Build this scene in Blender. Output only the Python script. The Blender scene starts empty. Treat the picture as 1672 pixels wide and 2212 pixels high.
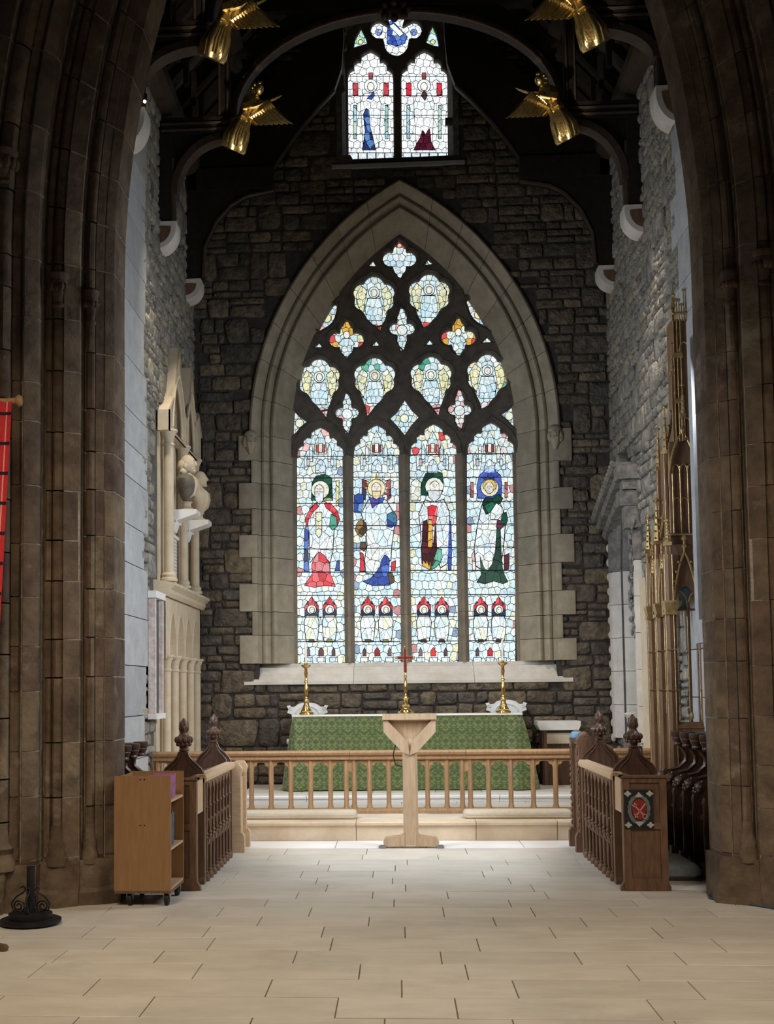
import bpy, math, random
from mathutils import Vector, Matrix
from mathutils.geometry import delaunay_2d_cdt
import bmesh

# ------------------------------------------------------------------ camera
SC = bpy.context.scene
COL = SC.collection
PI = math.pi
FPX = 2700.0
YAW, PITCH, ROLL = math.radians(3.8), math.radians(4.0), math.radians(-0.60)
CAM = Vector((-0.09, 0.0, 1.6))
MR = Matrix.Rotation(YAW, 3, 'Z') @ Matrix.Rotation(PI/2 + PITCH, 3, 'X') @ Matrix.Rotation(ROLL, 3, 'Z')
_q = MR.transposed() @ Vector((0, 1, 0))
SHX = 836 + FPX*_q.x/-_q.z - 858          # the axis of the chancel vanishes at (858,1487)
SHY = 1487 - (1106 - FPX*_q.y/-_q.z)
cd = bpy.data.cameras.new('camera'); co = bpy.data.objects.new('camera', cd); COL.objects.link(co)
cd.sensor_fit = 'HORIZONTAL'; cd.sensor_width = 36.0; cd.lens = FPX/1672*36
cd.shift_x = SHX/1672; cd.shift_y = SHY/1672; cd.clip_end = 200
co.matrix_world = Matrix.Translation(CAM) @ MR.to_4x4()
SC.camera = co

# ------------------------------------------------------------------ light and exposure
SC.view_settings.view_transform = 'Standard'; SC.view_settings.look = 'None'
SC.view_settings.exposure = 0.0; SC.view_settings.gamma = 1.0; SC.view_settings.use_curve_mapping = False
wd = bpy.data.worlds.new('world'); SC.world = wd; wd.use_nodes = True
wd.node_tree.nodes['Background'].inputs[0].default_value = (0.75, 0.82, 1.0, 1)
wd.node_tree.nodes['Background'].inputs[1].default_value = 0.014

def area(name, loc, aim, sx, sy, power, col, spread=PI):
    l = bpy.data.lights.new(name, 'AREA'); l.shape = 'RECTANGLE'; l.size = sx; l.size_y = sy
    l.energy = power; l.color = col; l.spread = spread
    o = bpy.data.objects.new(name, l); COL.objects.link(o); o.location = loc
    o.rotation_euler = (Vector(aim)-Vector(loc)).to_track_quat('-Z', 'Y').to_euler()
    return o
def spot(name, loc, aim, power, col, deg, blend=.6, r=.05):
    l = bpy.data.lights.new(name, 'SPOT'); l.energy = power; l.color = col
    l.spot_size = math.radians(deg); l.spot_blend = blend; l.shadow_soft_size = r
    o = bpy.data.objects.new(name, l); COL.objects.link(o); o.location = loc
    o.rotation_euler = (Vector(aim)-Vector(loc)).to_track_quat('-Z', 'Y').to_euler()
    return o
# daylight through the chancel's side windows (their openings are behind the piers)
area('daylight_south_window', (2.85, 11.15, 3.6), (-2.9, 13.5, 1.6), 1.6, 2.6, 255, (.80, .89, 1.0), math.radians(118))
area('daylight_north_window', (-2.85, 11.3, 3.4), (2.9, 14.9, 1.8), 1.6, 2.4, 215, (.78, .87, 1.0), math.radians(118))
# the nave's lamps and a fill from the west
area('nave_lamp_left', (-2.2, 5.4, 4.6), (-1.6, 7.6, 0), 1.2, 1.2, 70, (1.0, .83, .62), math.radians(125))
area('nave_lamp_right', (2.4, 5.4, 4.6), (1.8, 7.6, 0), 1.2, 1.2, 60, (1.0, .84, .66), math.radians(125))
area('nave_west_fill', (0, -6, 3.4), (0, 10, .2), 5, 2.6, 34, (1.0, .95, .88))  # broad unseen fill, set low and aimed down to keep the upper walls dark
# the lamps of the chancel
spot('chancel_lamp_left', (-2.55, 13.6, 7.9), (-.5, 15.6, .6), 690, (1, .91, .78), 66, .8, .08)
spot('chancel_lamp_right', (2.55, 13.6, 7.9), (.6, 15.6, .6), 690, (1, .91, .78), 66, .8, .08)

# ------------------------------------------------------------------ helpers
def W(u, v, y):
    """point on the plane at depth y that the photograph shows at pixel (u, v)"""
    d = MR @ Vector(((u-836+SHX)/FPX, (1106-v+SHY)/FPX, -1.0))
    return CAM + d*(y-CAM.y)/d.y
def WZ(u, v, z=0.0):
    d = MR @ Vector(((u-836+SHX)/FPX, (1106-v+SHY)/FPX, -1.0))
    return CAM + d*(z-CAM.z)/d.z
def WX(u, v, x):
    d = MR @ Vector(((u-836+SHX)/FPX, (1106-v+SHY)/FPX, -1.0))
    return CAM + d*(x-CAM.x)/d.x
RND = random.Random(11)
def rr(a, b): return RND.uniform(a, b)

class MB:
    def __init__(s): s.v = []; s.f = []
    def add(s, vs, fs):
        n = len(s.v); s.v += [tuple(p) for p in vs]; s.f += [tuple(i+n for i in f) for f in fs]; return s
    def box(s, x0, x1, y0, y1, z0, z1):
        return s.add([(x0,y0,z0),(x1,y0,z0),(x1,y1,z0),(x0,y1,z0),(x0,y0,z1),(x1,y0,z1),(x1,y1,z1),(x0,y1,z1)],
                     [(0,3,2,1),(4,5,6,7),(0,1,5,4),(1,2,6,5),(2,3,7,6),(3,0,4,7)])
    def rings(s, rings, cap=True, close=True):
        n = len(rings[0]); vs = [p for r in rings for p in r]; fs = []
        for k in range(len(rings)-1):
            for i in range(n if close else n-1):
                j = (i+1) % n; fs.append((k*n+i, k*n+j, (k+1)*n+j, (k+1)*n+i))
        if cap: fs += [tuple(range(n-1, -1, -1)), tuple((len(rings)-1)*n+i for i in range(n))]
        return s.add(vs, fs)
    def prism(s, poly, ax, a, b, ch=0.0):
        """outline extruded along an axis; ch rounds off the two faces' edges"""
        def pt(p, t):
            return (t, p[0], p[1]) if ax == 'x' else ((p[0], t, p[1]) if ax == 'y' else (p[0], p[1], t))
        if ch:
            q = offset(poly, -ch); sg = 1 if b > a else -1
            return s.rings([[pt(p, a) for p in q], [pt(p, a+sg*ch) for p in poly], [pt(p, b-sg*ch) for p in poly], [pt(p, b) for p in q]])
        return s.rings([[pt(p, a) for p in poly], [pt(p, b) for p in poly]])
    def lathe(s, prof, c=(0,0,0), n=16, ax='z', sq=1.0):
        rg = []
        for r, h in prof:
            r = max(r, .0005); ring = []
            for i in range(n):
                t = 2*PI*(i+.5)/n; a, b = r*math.cos(t), r*math.sin(t)*sq
                ring.append((c[0]+a, c[1]+b, c[2]+h) if ax == 'z' else ((c[0]+h, c[1]+a, c[2]+b) if ax == 'x' else (c[0]+a, c[1]+h, c[2]+b)))
            rg.append(ring)
        return s.rings(rg)
    def tube(s, pts, r, n=8, close=False, flat=1.0):
        pts = [Vector(p) for p in pts]; m = len(pts); rg = []
        rs = r if isinstance(r, (list, tuple)) else [r]*m
        up = None
        for i, p in enumerate(pts):
            a = pts[(i-1) % m] if (i or close) else p; b = pts[(i+1) % m] if (i < m-1 or close) else p
            t = (b-a).normalized()
            if up is None: up = t.orthogonal().normalized()
            up = (up - t*up.dot(t)); up = up.normalized() if up.length > 1e-6 else t.orthogonal().normalized()
            q = t.cross(up)
            rg.append([p + (up*math.cos(2*PI*k/n) + q*math.sin(2*PI*k/n)*flat)*rs[i] for k in range(n)])
        if close: rg.append(rg[0]); return s.rings(rg, cap=False)
        return s.rings(rg)
    def bar(s, pts, w, d, nrm=(0,1,0)):
        """rectangular section along a path: w across, d along nrm"""
        pts = [Vector(p) for p in pts]; nrm = Vector(nrm); rg = []
        for i, p in enumerate(pts):
            t = (pts[min(i+1, len(pts)-1)] - pts[max(i-1, 0)]).normalized(); q = t.cross(nrm).normalized()
            rg.append([p+q*w/2+nrm*d/2, p-q*w/2+nrm*d/2, p-q*w/2-nrm*d/2, p+q*w/2-nrm*d/2])
        return s.rings(rg)
    def ball(s, c, r, n=10, m=7, sc=(1,1,1)):
        rg = []
        for k in range(m+1):
            t = PI*k/m; q = max(math.sin(t), .02)
            rg.append([(c[0]+r*sc[0]*q*math.cos(2*PI*i/n), c[1]+r*sc[1]*q*math.sin(2*PI*i/n), c[2]-r*sc[2]*math.cos(t)) for i in range(n)])
        return s.rings(rg)
    def plate(s, outer, holes, y0, y1, ch=.0, fn=None):
        """slab in the x-z plane with holes, front face at y0; hole edges chamfered by ch"""
        fn = fn or (lambda p, y: (p[0], y, p[1]))
        outer = ccw(outer); loops = [outer] + [ccw(h)[::-1] for h in holes]
        fl = [outer] + [offset(h, -ch) for h in loops[1:]] if ch else loops
        def face(lp, y, flip):
            vs = []; es = []
            for l in lp:
                b = len(vs); vs += [Vector((p[0], p[1])) for p in l]; es += [(b+i, b+(i+1) % len(l)) for i in range(len(l))]
            ov, oe, of, *_ = delaunay_2d_cdt(vs, es, [], 0, 1e-5)
            keep = []
            for t in of:
                c = (sum(ov[i].x for i in t)/len(t), sum(ov[i].y for i in t)/len(t))
                if in_poly(c, lp[0]) and not any(in_poly(c, h) for h in lp[1:]): keep.append(tuple(t) if not flip else tuple(t)[::-1])
            s.add([fn((p.x, p.y), y) for p in ov], keep)
        face(fl, y0, False); face(loops, y1, True)
        for a, b in zip(fl, loops):
            st = [(a, y0)] + ([(b, y0+ch)] if ch else []) + [(b, y1)]
            n = len(a)
            for (l0, t0), (l1, t1) in zip(st, st[1:]):
                s.add([fn(p, t0) for p in l0] + [fn(p, t1) for p in l1], [(i, (i+1) % n, n+(i+1) % n, n+i) for i in range(n)])
        return s
    def build(s, name, m, parent=None, smooth=False, local=False, ang=.7):
        me = bpy.data.meshes.new(name)
        o = bpy.data.objects.new(name, me); COL.objects.link(o)
        vs = s.v
        if not local:
            if parent is not None:
                c = Vector(parent.get('_o', (0,0,0)))
            else:
                xs, ys, zs = zip(*vs); c = Vector(((min(xs)+max(xs))/2, (min(ys)+max(ys))/2, min(zs)))
                o.location = c; o['_o'] = tuple(c)
            vs = [(v[0]-c.x, v[1]-c.y, v[2]-c.z) for v in vs]
        me.from_pydata(vs, [], s.f)
        bm = bmesh.new(); bm.from_mesh(me)
        bmesh.ops.recalc_face_normals(bm, faces=bm.faces); bm.to_mesh(me); bm.free()
        if smooth:
            me.polygons.foreach_set('use_smooth', [True]*len(me.polygons)); me.set_sharp_from_angle(angle=ang)
        me.materials.append(m)
        if parent is not None:
            o.parent = parent
            if parent.get('_o') is not None: o['_o'] = parent['_o']
        return o

def in_poly(p, q):
    x, y = p; r = False; n = len(q)
    for i in range(n):
        a, b = q[i-1], q[i]
        if (a[1] > y) != (b[1] > y) and x < (b[0]-a[0])*(y-a[1])/(b[1]-a[1])+a[0]: r = not r
    return r
def ccw(p):
    a = sum(p[i-1][0]*p[i][1]-p[i][0]*p[i-1][1] for i in range(len(p)))
    return list(p) if a > 0 else list(p)[::-1]
def offset(p, d):
    """move an outline along its vertex normals: d > 0 outwards for a counter-clockwise one"""
    n = len(p); out = []
    for i in range(n):
        a, b, c = p[i-1], p[i], p[(i+1) % n]
        e1 = (b[0]-a[0], b[1]-a[1]); e2 = (c[0]-b[0], c[1]-b[1])
        l1 = math.hypot(*e1) or 1; l2 = math.hypot(*e2) or 1
        nx = e1[1]/l1+e2[1]/l2; ny = -e1[0]/l1-e2[0]/l2; l = math.hypot(nx, ny)
        if l < 1e-6: out.append(b); continue
        k = min(2/l, 1.8)/l*d
        out.append((b[0]+nx*k, b[1]+ny*k))
    return out
def arc(cx, cz, r, a0, a1, n, sq=1):
    return [(cx+r*math.cos(a0+(a1-a0)*i/n), cz+sq*r*math.sin(a0+(a1-a0)*i/n)) for i in range(n+1)]

def tag(o, label, cat, group=None, kind=None):
    o['label'] = label; o['category'] = cat
    if group: o['group'] = group
    if kind: o['kind'] = kind
    return o
def thing(name, loc, label, cat, group=None, kind=None, rz=0):
    o = bpy.data.objects.new(name, None); COL.objects.link(o); o.location = loc; o.rotation_euler = (0, 0, rz)
    o['_o'] = tuple(loc); o.empty_display_size = .1
    return tag(o, label, cat, group, kind)
def copy_tree(o, parent=None, loc=None, label=None):
    c = o.copy(); COL.objects.link(c); c.parent = parent
    if loc is not None: c.location = loc
    if label: c['label'] = label
    for ch in list(o.children): copy_tree(ch, c)
    return c

# ------------------------------------------------------------------ materials
def mat(name, c1, c2=None, scale=4, rough=.8, metal=0., bump=.25, bscale=25, rnd=.0, stretch=(1,1,1), ramp=None, spec=.3, detail=6, contrast=(.35,.65), sheen=0, bdist=.02):
    m = bpy.data.materials.new(name); m.use_nodes = True; nt = m.node_tree; N = nt.nodes; L = nt.links
    b = N['Principled BSDF']; b.inputs['Roughness'].default_value = rough; b.inputs['Metallic'].default_value = metal
    b.inputs['Specular IOR Level'].default_value = spec
    if sheen: b.inputs['Sheen Weight'].default_value = sheen
    geo = N.new('ShaderNodeNewGeometry'); vm = N.new('ShaderNodeVectorMath'); vm.operation = 'MULTIPLY'
    vm.inputs[1].default_value = stretch; L.new(geo.outputs['Position'], vm.inputs[0])
    nz = N.new('ShaderNodeTexNoise'); nz.inputs['Scale'].default_value = scale; nz.inputs['Detail'].default_value = detail
    nz.inputs['Roughness'].default_value = .65; L.new(vm.outputs[0], nz.inputs['Vector'])
    mr = N.new('ShaderNodeMapRange'); mr.inputs[1].default_value = contrast[0]; mr.inputs[2].default_value = contrast[1]
    L.new(nz.outputs['Fac'], mr.inputs[0])
    oi = N.new('ShaderNodeObjectInfo')
    mx = N.new('ShaderNodeMixRGB'); L.new(mr.outputs[0], mx.inputs[0])
    mx.inputs[1].default_value = (*c1, 1); mx.inputs[2].default_value = (*(c2 or c1), 1)
    out = mx.outputs[0]
    if ramp:
        cr = N.new('ShaderNodeValToRGB'); e = cr.color_ramp.elements
        while len(e) < len(ramp): e.new(.5)
        for i, c in enumerate(ramp): e[i].position = i/(len(ramp)-1); e[i].color = (*c, 1)
        ad = N.new('ShaderNodeMath'); ad.operation = 'ADD'; L.new(oi.outputs['Random'], ad.inputs[0]); L.new(geo.outputs['Random Per Island'], ad.inputs[1])
        fr = N.new('ShaderNodeMath'); fr.operation = 'FRACT'; L.new(ad.outputs[0], fr.inputs[0]); L.new(fr.outputs[0], cr.inputs[0])
        m2 = N.new('ShaderNodeMixRGB'); m2.blend_type = 'MULTIPLY'; m2.inputs[0].default_value = 1
        L.new(cr.outputs[0], m2.inputs[1]); L.new(out, m2.inputs[2]); out = m2.outputs[0]
    if rnd:
        m1 = N.new('ShaderNodeMapRange'); m1.inputs[3].default_value = 1-rnd; m1.inputs[4].default_value = 1+rnd
        L.new(oi.outputs['Random'], m1.inputs[0])
        vs = N.new('ShaderNodeVectorMath'); vs.operation = 'SCALE'; L.new(out, vs.inputs[0]); L.new(m1.outputs[0], vs.inputs['Scale']); out = vs.outputs[0]
    L.new(out, b.inputs['Base Color'])
    if bump:
        n2 = N.new('ShaderNodeTexNoise'); n2.inputs['Scale'].default_value = bscale; n2.inputs['Detail'].default_value = 5
        L.new(vm.outputs[0], n2.inputs['Vector'])
        bp = N.new('ShaderNodeBump'); bp.inputs['Strength'].default_value = bump; bp.inputs['Distance'].default_value = bdist
        L.new(n2.outputs['Fac'], bp.inputs['Height']); L.new(bp.outputs[0], b.inputs['Normal'])
    m['_out'] = 1
    return m
MT = dict(
    pier=mat('pier_sandstone', (.48,.44,.38), (1.05,.96,.83), 5, .9, bump=.6, bscale=22, ramp=[(.125,.092,.074),(.19,.148,.108),(.14,.104,.08),(.21,.17,.122),(.13,.09,.076),(.20,.16,.118)]),
    pier_mortar=mat('pale_mortar', (.42,.36,.27), (.20,.16,.12), 14, .95, bump=.4),
    rubble=mat('rubble_stone', (.50,.48,.46), (1.25,1.2,1.1), 9, .92, bump=1.0, bscale=20, bdist=.05, ramp=[(.115,.10,.083),(.17,.138,.10),(.09,.082,.075),(.15,.125,.095),(.21,.17,.118),(.105,.086,.068),(.14,.126,.112)]),
    rubble_grey=mat('side_wall_rubble', (.55,.54,.52), (1.25,1.2,1.12), 9, .92, bump=1.0, bscale=20, bdist=.05, ramp=[(.26,.25,.235),(.34,.32,.28),(.22,.215,.205),(.36,.32,.25),(.28,.265,.24)]),
    mortar=mat('dark_mortar', (.035,.031,.028), (.07,.062,.054), 10, .97, bump=.4),
    mortar_side=mat('side_wall_mortar', (.07,.066,.06), (.14,.13,.115), 10, .97, bump=.4),
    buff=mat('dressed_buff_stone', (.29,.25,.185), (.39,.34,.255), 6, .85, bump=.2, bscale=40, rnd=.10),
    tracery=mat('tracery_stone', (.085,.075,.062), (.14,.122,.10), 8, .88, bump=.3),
    mullion=mat('mullion_stone', (.17,.14,.105), (.26,.215,.16), 5, .88, bump=.3),
    sill=mat('sill_stone', (.55,.51,.45), (.66,.62,.56), 5, .8, bump=.15, rnd=.06),
    ashlar=mat('grey_ashlar', (.32,.318,.315), (.41,.40,.385), 5, .85, bump=.3, rnd=.12),
    carved=mat('carved_cream_stone', (.52,.42,.29), (.62,.52,.38), 6, .8, bump=.15),
    marble=mat('white_marble', (.72,.70,.66), (.80,.78,.74), 6, .5, bump=.05),
    marble_vein=mat('veined_marble', (.50,.36,.32), (.74,.68,.64), 12, .4, bump=.05),
    slate=mat('dark_slate', (.06,.06,.06), (.10,.095,.09), 10, .5, bump=.1),
    bronze=mat('dark_bust_stone', (.10,.085,.065), (.17,.145,.11), 9, .6, bump=.1),
    tile=mat('floor_limestone', (.56,.51,.43), (.66,.61,.53), 2.2, .42, bump=.06, bscale=40, rnd=.075, stretch=(1,2.4,1), spec=.4),
    tile_pale=mat('pale_floor_stone', (.74,.72,.70), (.80,.78,.76), 3, .4, bump=.05, rnd=.03),
    joint=mat('floor_joint', (.16,.135,.10), (.22,.19,.15), 10, .9),
    step=mat('step_stone', (.56,.43,.29), (.66,.53,.38), 5, .7, bump=.2, bscale=30, rnd=.05),
    oak=mat('mid_oak', (.30,.165,.075), (.42,.25,.125), 6, .5, bump=.12, bscale=30, stretch=(6,6,1), rnd=.1),
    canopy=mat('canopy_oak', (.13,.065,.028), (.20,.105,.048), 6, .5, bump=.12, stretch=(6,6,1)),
    craggy=mat('weathered_grey_stone', (.11,.105,.10), (.24,.225,.20), 9, .92, bump=.9, bscale=14),
    oak_pale=mat('pale_oak', (.46,.31,.185), (.56,.40,.25), 5, .5, bump=.08, stretch=(1,6,6), rnd=.05),
    oak_dark=mat('dark_oak', (.050,.024,.015), (.095,.048,.028), 7, .38, bump=.15, stretch=(5,5,1), rnd=.15, spec=.45),
    oak_brown=mat('brown_oak', (.115,.062,.036), (.185,.105,.062), 7, .48, bump=.12, stretch=(5,5,1), rnd=.1),
    laminate=mat('oak_laminate', (.27,.145,.066), (.32,.178,.084), 4, .45, bump=.03, stretch=(9,9,1)),
    beech=mat('lectern_wood', (.40,.27,.165), (.50,.36,.23), 5, .45, bump=.06, stretch=(7,7,1)),
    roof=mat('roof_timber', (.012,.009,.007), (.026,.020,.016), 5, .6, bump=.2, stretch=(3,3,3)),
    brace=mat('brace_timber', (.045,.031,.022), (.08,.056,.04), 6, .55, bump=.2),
    gold=mat('gilding', (.82,.62,.27), (.46,.30,.10), 20, .32, 1.0, bump=.15, bscale=40, contrast=(.45,.75)),
    gilt=mat('gilded_wood', (.50,.35,.15), (.26,.16,.07), 18, .42, .6, bump=.2, bscale=60, contrast=(.4,.7)),
    brass=mat('polished_brass', (.80,.56,.22), (.62,.40,.13), 10, .2, 1.0, bump=0),
    candle=mat('candle_wax', (.86,.83,.76), None, 4, .5, bump=0),
    iron=mat('black_iron', (.010,.010,.011), (.022,.022,.024), 10, .45, .2, bump=.1),
    cushion=mat('cream_kneeler', (.52,.45,.34), (.58,.51,.40), 30, .9, bump=.2, bscale=120),
    hassock=mat('grey_blue_hassock', (.17,.20,.20), (.24,.27,.26), 25, .9, bump=.3, bscale=120),
    blue=mat('blue_cloth', (.10,.22,.33), (.16,.30,.42), 12, .85),
    linen=mat('white_linen', (.80,.79,.75), None, 5, .9, bump=.05),
    white_paint=mat('white_painted_wood', (.70,.70,.69), (.80,.80,.79), 8, .6, bump=.1),
    rubber=mat('black_rubber', (.02,.02,.02), None, 5, .6, bump=0),
    steel=mat('castor_steel', (.30,.31,.32), None, 5, .35, .8, bump=0),
    crimson=mat('crimson_enamel', (.16,.014,.018), (.22,.02,.025), 6, .35, bump=0),
    purple=mat('mauve_book_cloth', (.30,.10,.25), (.42,.17,.36), 12, .7, rnd=.25, bump=0),
    navy=mat('grey_blue_book_cloth', (.045,.06,.085), (.09,.11,.14), 12, .7, rnd=.35, bump=0),
    paper=mat('paper', (.66,.62,.54), None, 40, .9, bump=0),
    pblack=mat('painted_black', (.012,.013,.016), (.02,.021,.025), 10, .4, bump=0),
    pred=mat('painted_red', (.20,.018,.018), (.27,.03,.025), 12, .5, bump=0),
    pgrey=mat('painted_grey_green', (.10,.12,.11), (.17,.19,.18), 20, .5, bump=0),
    pwhite=mat('painted_white', (.42,.42,.40), None, 20, .5, bump=0),
    ppink=mat('painted_pale_pink', (.55,.33,.27), None, 20, .5, bump=0),
    lead=mat('lead_came', (.012,.013,.015), None, 10, .6, bump=0),
    glow=mat('lamp_glass', (.9,.9,.85), None, 3, .3, bump=0),
)
_b = MT['glow'].node_tree.nodes['Principled BSDF']; _b.inputs['Emission Color'].default_value = (1, .95, .85, 1); _b.inputs['Emission Strength'].default_value = 4.0

def lime_stain(m, col, lo, hi, scale):
    """irregular pale lime patches, a stain with a shape of its own"""
    nt = m.node_tree; N = nt.nodes; L = nt.links; b = N['Principled BSDF']; old = b.inputs['Base Color'].links[0].from_socket
    g = N.new('ShaderNodeNewGeometry'); n1 = N.new('ShaderNodeTexNoise'); n1.inputs['Scale'].default_value = scale; n1.inputs['Detail'].default_value = 8; n1.inputs['Roughness'].default_value = .7
    L.new(g.outputs['Position'], n1.inputs['Vector'])
    r = N.new('ShaderNodeMapRange'); r.inputs[1].default_value = lo; r.inputs[2].default_value = hi; r.inputs[4].default_value = .75; L.new(n1.outputs['Fac'], r.inputs[0])
    mx = N.new('ShaderNodeMixRGB'); L.new(r.outputs[0], mx.inputs[0]); L.new(old, mx.inputs[1]); mx.inputs[2].default_value = (*col, 1); L.new(mx.outputs[0], b.inputs['Base Color'])
lime_stain(MT['pier'], (.34,.29,.21), .58, .74, 2.3)
lime_stain(MT['buff'], (.20,.185,.16), .56, .75, 1.6)
lime_stain(MT['tile'], (.46,.43,.38), .54, .70, .9)

def glass_mat(name, strength):
    m = bpy.data.materials.new(name); m.use_nodes = True; nt = m.node_tree; N = nt.nodes; L = nt.links
    b = N['Principled BSDF']; b.inputs['Roughness'].default_value = .25
    at = N.new('ShaderNodeAttribute'); at.attribute_name = 'col'
    geo = N.new('ShaderNodeNewGeometry')
    nz = N.new('ShaderNodeTexNoise'); nz.inputs['Scale'].default_value = 26; nz.inputs['Detail'].default_value = 4; nz.inputs['Distortion'].default_value = 1.6
    L.new(geo.outputs['Position'], nz.inputs['Vector'])
    mr = N.new('ShaderNodeMapRange'); mr.inputs[1].default_value = .36; mr.inputs[2].default_value = .50; mr.inputs[3].default_value = .50; mr.inputs[4].default_value = 1.0
    L.new(nz.outputs['Fac'], mr.inputs[0])
    vs = N.new('ShaderNodeVectorMath'); vs.operation = 'SCALE'; L.new(at.outputs['Color'], vs.inputs[0]); L.new(mr.outputs[0], vs.inputs['Scale'])
    L.new(vs.outputs[0], b.inputs['Emission Color']); b.inputs['Emission Strength'].default_value = strength
    v2 = N.new('ShaderNodeVectorMath'); v2.operation = 'SCALE'; L.new(at.outputs['Color'], v2.inputs[0]); v2.inputs['Scale'].default_value = .25
    L.new(v2.outputs[0], b.inputs['Base Color'])
    return m
GLASS1 = glass_mat('stained_glass', 1.0)
GLASS2 = glass_mat('upper_stained_glass', 1.25)

# ================================================================== the setting
XW = 2.955            # the chancel's side walls stand at +-XW
YE = 17.5             # east wall
YG = 17.95            # plane of the east window's glass
YSTEP = 13.33; ZSTEP = .20

# ---- floor: slabs laid in courses, one object each
fl = tag(MB().box(-5, 5, 3.5, YSTEP+.1, -.20, -.006).build('floor', MT['joint']), 'pale limestone slab floor running up to the sanctuary step', 'floor', kind='structure')
JOINTS = {0: (315, 727, 986, 1411), 1: (195, 580, 868, 1113, 1501), 2: (425, 777, 1008, 1366), 3: (342, 637, 953, 1248), 4: (455, 716, 1033, 1551),
          5: (445, 697, 875, 1193), 6: (350, 560, 797, 1068), 7: (475, 670, 958, 1151), 8: (575, 851, 1101), 9: (642, 805, 967, 1181)}
COURSE_PX = [2200, 2155, 2116, 2082, 2054, 2026, 2001, 1980, 1959, 1942, 1926]
cy = [WZ(860, v).y for v in COURSE_PX]
while cy[-1] < 12.35: cy.append(cy[-1]+.37)
cy[-1] = 12.72
rows = [(cy[i], cy[i+1], JOINTS.get(i)) for i in range(len(cy)-1)]
y = cy[0]
while y > 4.0: rows.append((y-.375, y, None)); y -= .375
def slab(x0, x1, y0, y1, m, name='slab', z=0.0, par=None, g=.0035):
    p = [(x0+g, y0+g), (x1-g, y0+g), (x1-g, y1-g), (x0+g, y1-g)]
    q = offset(p, -.0015)
    dz = rr(-.0012, .0012)
    return MB().rings([[(a, b, z-.05) for a, b in p], [(a, b, z+dz-.0015) for a, b in p], [(a, b, z+dz) for a, b in q]]).build(name, m, par or fl)
for y0, y1, js in rows:
    if js:
        xs = [WZ(u, (COURSE_PX[cy.index(y0)]+COURSE_PX[cy.index(y0)+1])/2).x for u in js]
    else: xs = [rr(-.6, .3)]
    while xs[-1] < 4.2: xs.append(xs[-1]+rr(.55, 1.05))
    while xs[0] > -4.2: xs.insert(0, xs[0]-rr(.55, 1.05))
    for a, b in zip(xs, xs[1:]): slab(a, b, y0, y1, MT['tile'])
xs = [-4.0]
while xs[-1] < 4: xs.append(xs[-1]+rr(.9, 1.3))
for a, b in zip(xs, xs[1:]): slab(a, b, 12.72, YSTEP, MT['tile_pale'])

# ---- sanctuary step, floor and altar footpace
def stepped(name, x0, x1, y0, y1, z0, z1, m, label, n, mt):
    o = tag(MB().box(x0, x1, y0+.03, y1, z0, z1-.012).build(name, MT['joint']), label, 'step', kind='structure')
    ed = [x0 + (x1-x0)*(i+(rr(-.2, .2) if 0 < i < n else 0))/n for i in range(n+1)]
    for a, b in zip(ed, ed[1:]):
        pr = [(y0-.02, z1), (y0-.03, z1-.012), (y0-.028, z1-.035), (y0, z1-.045), (y0, z0), (y0+.36, z0), (y0+.36, z1)]
        MB().prism(pr, 'x', a+.003, b-.003).build('step_stone', m, o)
    yy = y0+.36; k = 0
    while yy < y1-.05:
        y2 = min(yy+.42, y1); k += 1
        xx = x0+rr(-.5, 0)
        while xx < x1:
            x2 = xx+rr(.55, 1.0)
            slab(max(xx, x0), min(x2, x1), yy, y2, mt, z=z1, par=o); xx = x2
        yy = y2
    return o
st1 = stepped('sanctuary_step', -XW, XW, YSTEP, YE, 0, ZSTEP, MT['step'], 'long sandy stone step below the communion rail', 5, MT['tile'])
st2 = stepped('altar_footpace', -2.1, 2.2, 15.6, YE-.06, ZSTEP, .284, MT['tile_pale'], 'low pale stone footpace under the altar', 4, MT['tile'])

# ---- rubble masonry
def cells(u0, u1, v0, v1, rh, ww):
    v = v0
    while v < v1:
        h = rr(*rh); u = u0-rr(0, ww[0])
        while u < u1:
            w = rr(*ww); k = RND.random()
            if k < .38: yield (u, u+w*.75, v, v+h); w *= .75
            else:
                n = 2 if (k < .8 or h < .24) else 3; z = v
                cut = sorted([rr(.35, .65)] if n == 2 else [rr(.26, .4), rr(.6, .74)]) + [1]
                for c in cut:
                    z2 = v+h*c; x = u
                    while x < u+w-.02:
                        x2 = x+rr(.16, .5)
                        if x2 > u+w-.10: x2 = u+w
                        yield (x, x2, z, z2); x = x2
                    z = z2
            u += w
        v += h
def stone_mesh(mb, c, fn, d, gap=.011):
    a, b, e, f = c[0]+gap, c[1]-gap, c[2]+gap, c[3]-gap
    w, h = b-a, f-e; k = min(w, h)*rr(.08, .2); j = min(w, h)*.075
    P = []
    for (x, z) in ((a+k, e), (b-k, e), (b, e+k), (b, f-k), (b-k, f), (a+k, f), (a, f-k), (a, e+k)): P.append((x+rr(-j, j), z+rr(-j, j)))
    mx, mz = (a+b)/2, (e+f)/2; t = d*rr(.55, 1.25)
    Q = [(mx+(x-mx)*(1-.30*min(1, .07/w)), mz+(z-mz)*(1-.42*min(1, .07/h))) for x, z in P]
    S = [(mx+(x-mx)*.5, mz+(z-mz)*.5) for x, z in Q]
    r = [[fn(x, z, -.03) for x, z in P], [fn(x, z, t*.55) for x, z in P], [fn(x, z, t*rr(.85, 1.1)) for x, z in Q]]
    s0 = len(mb.v)
    mb.rings(r, cap=False)
    n = 8; top = [fn(x, z, t*rr(.9, 1.25)) for x, z in S]
    b0 = len(mb.v); mb.v += [tuple(p) for p in top]
    for i in range(n): mb.f.append((s0+16+i, s0+16+(i+1) % n, b0+(i+1) % n, b0+i))
    mb.f.append(tuple(b0+i for i in range(n)))
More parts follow.
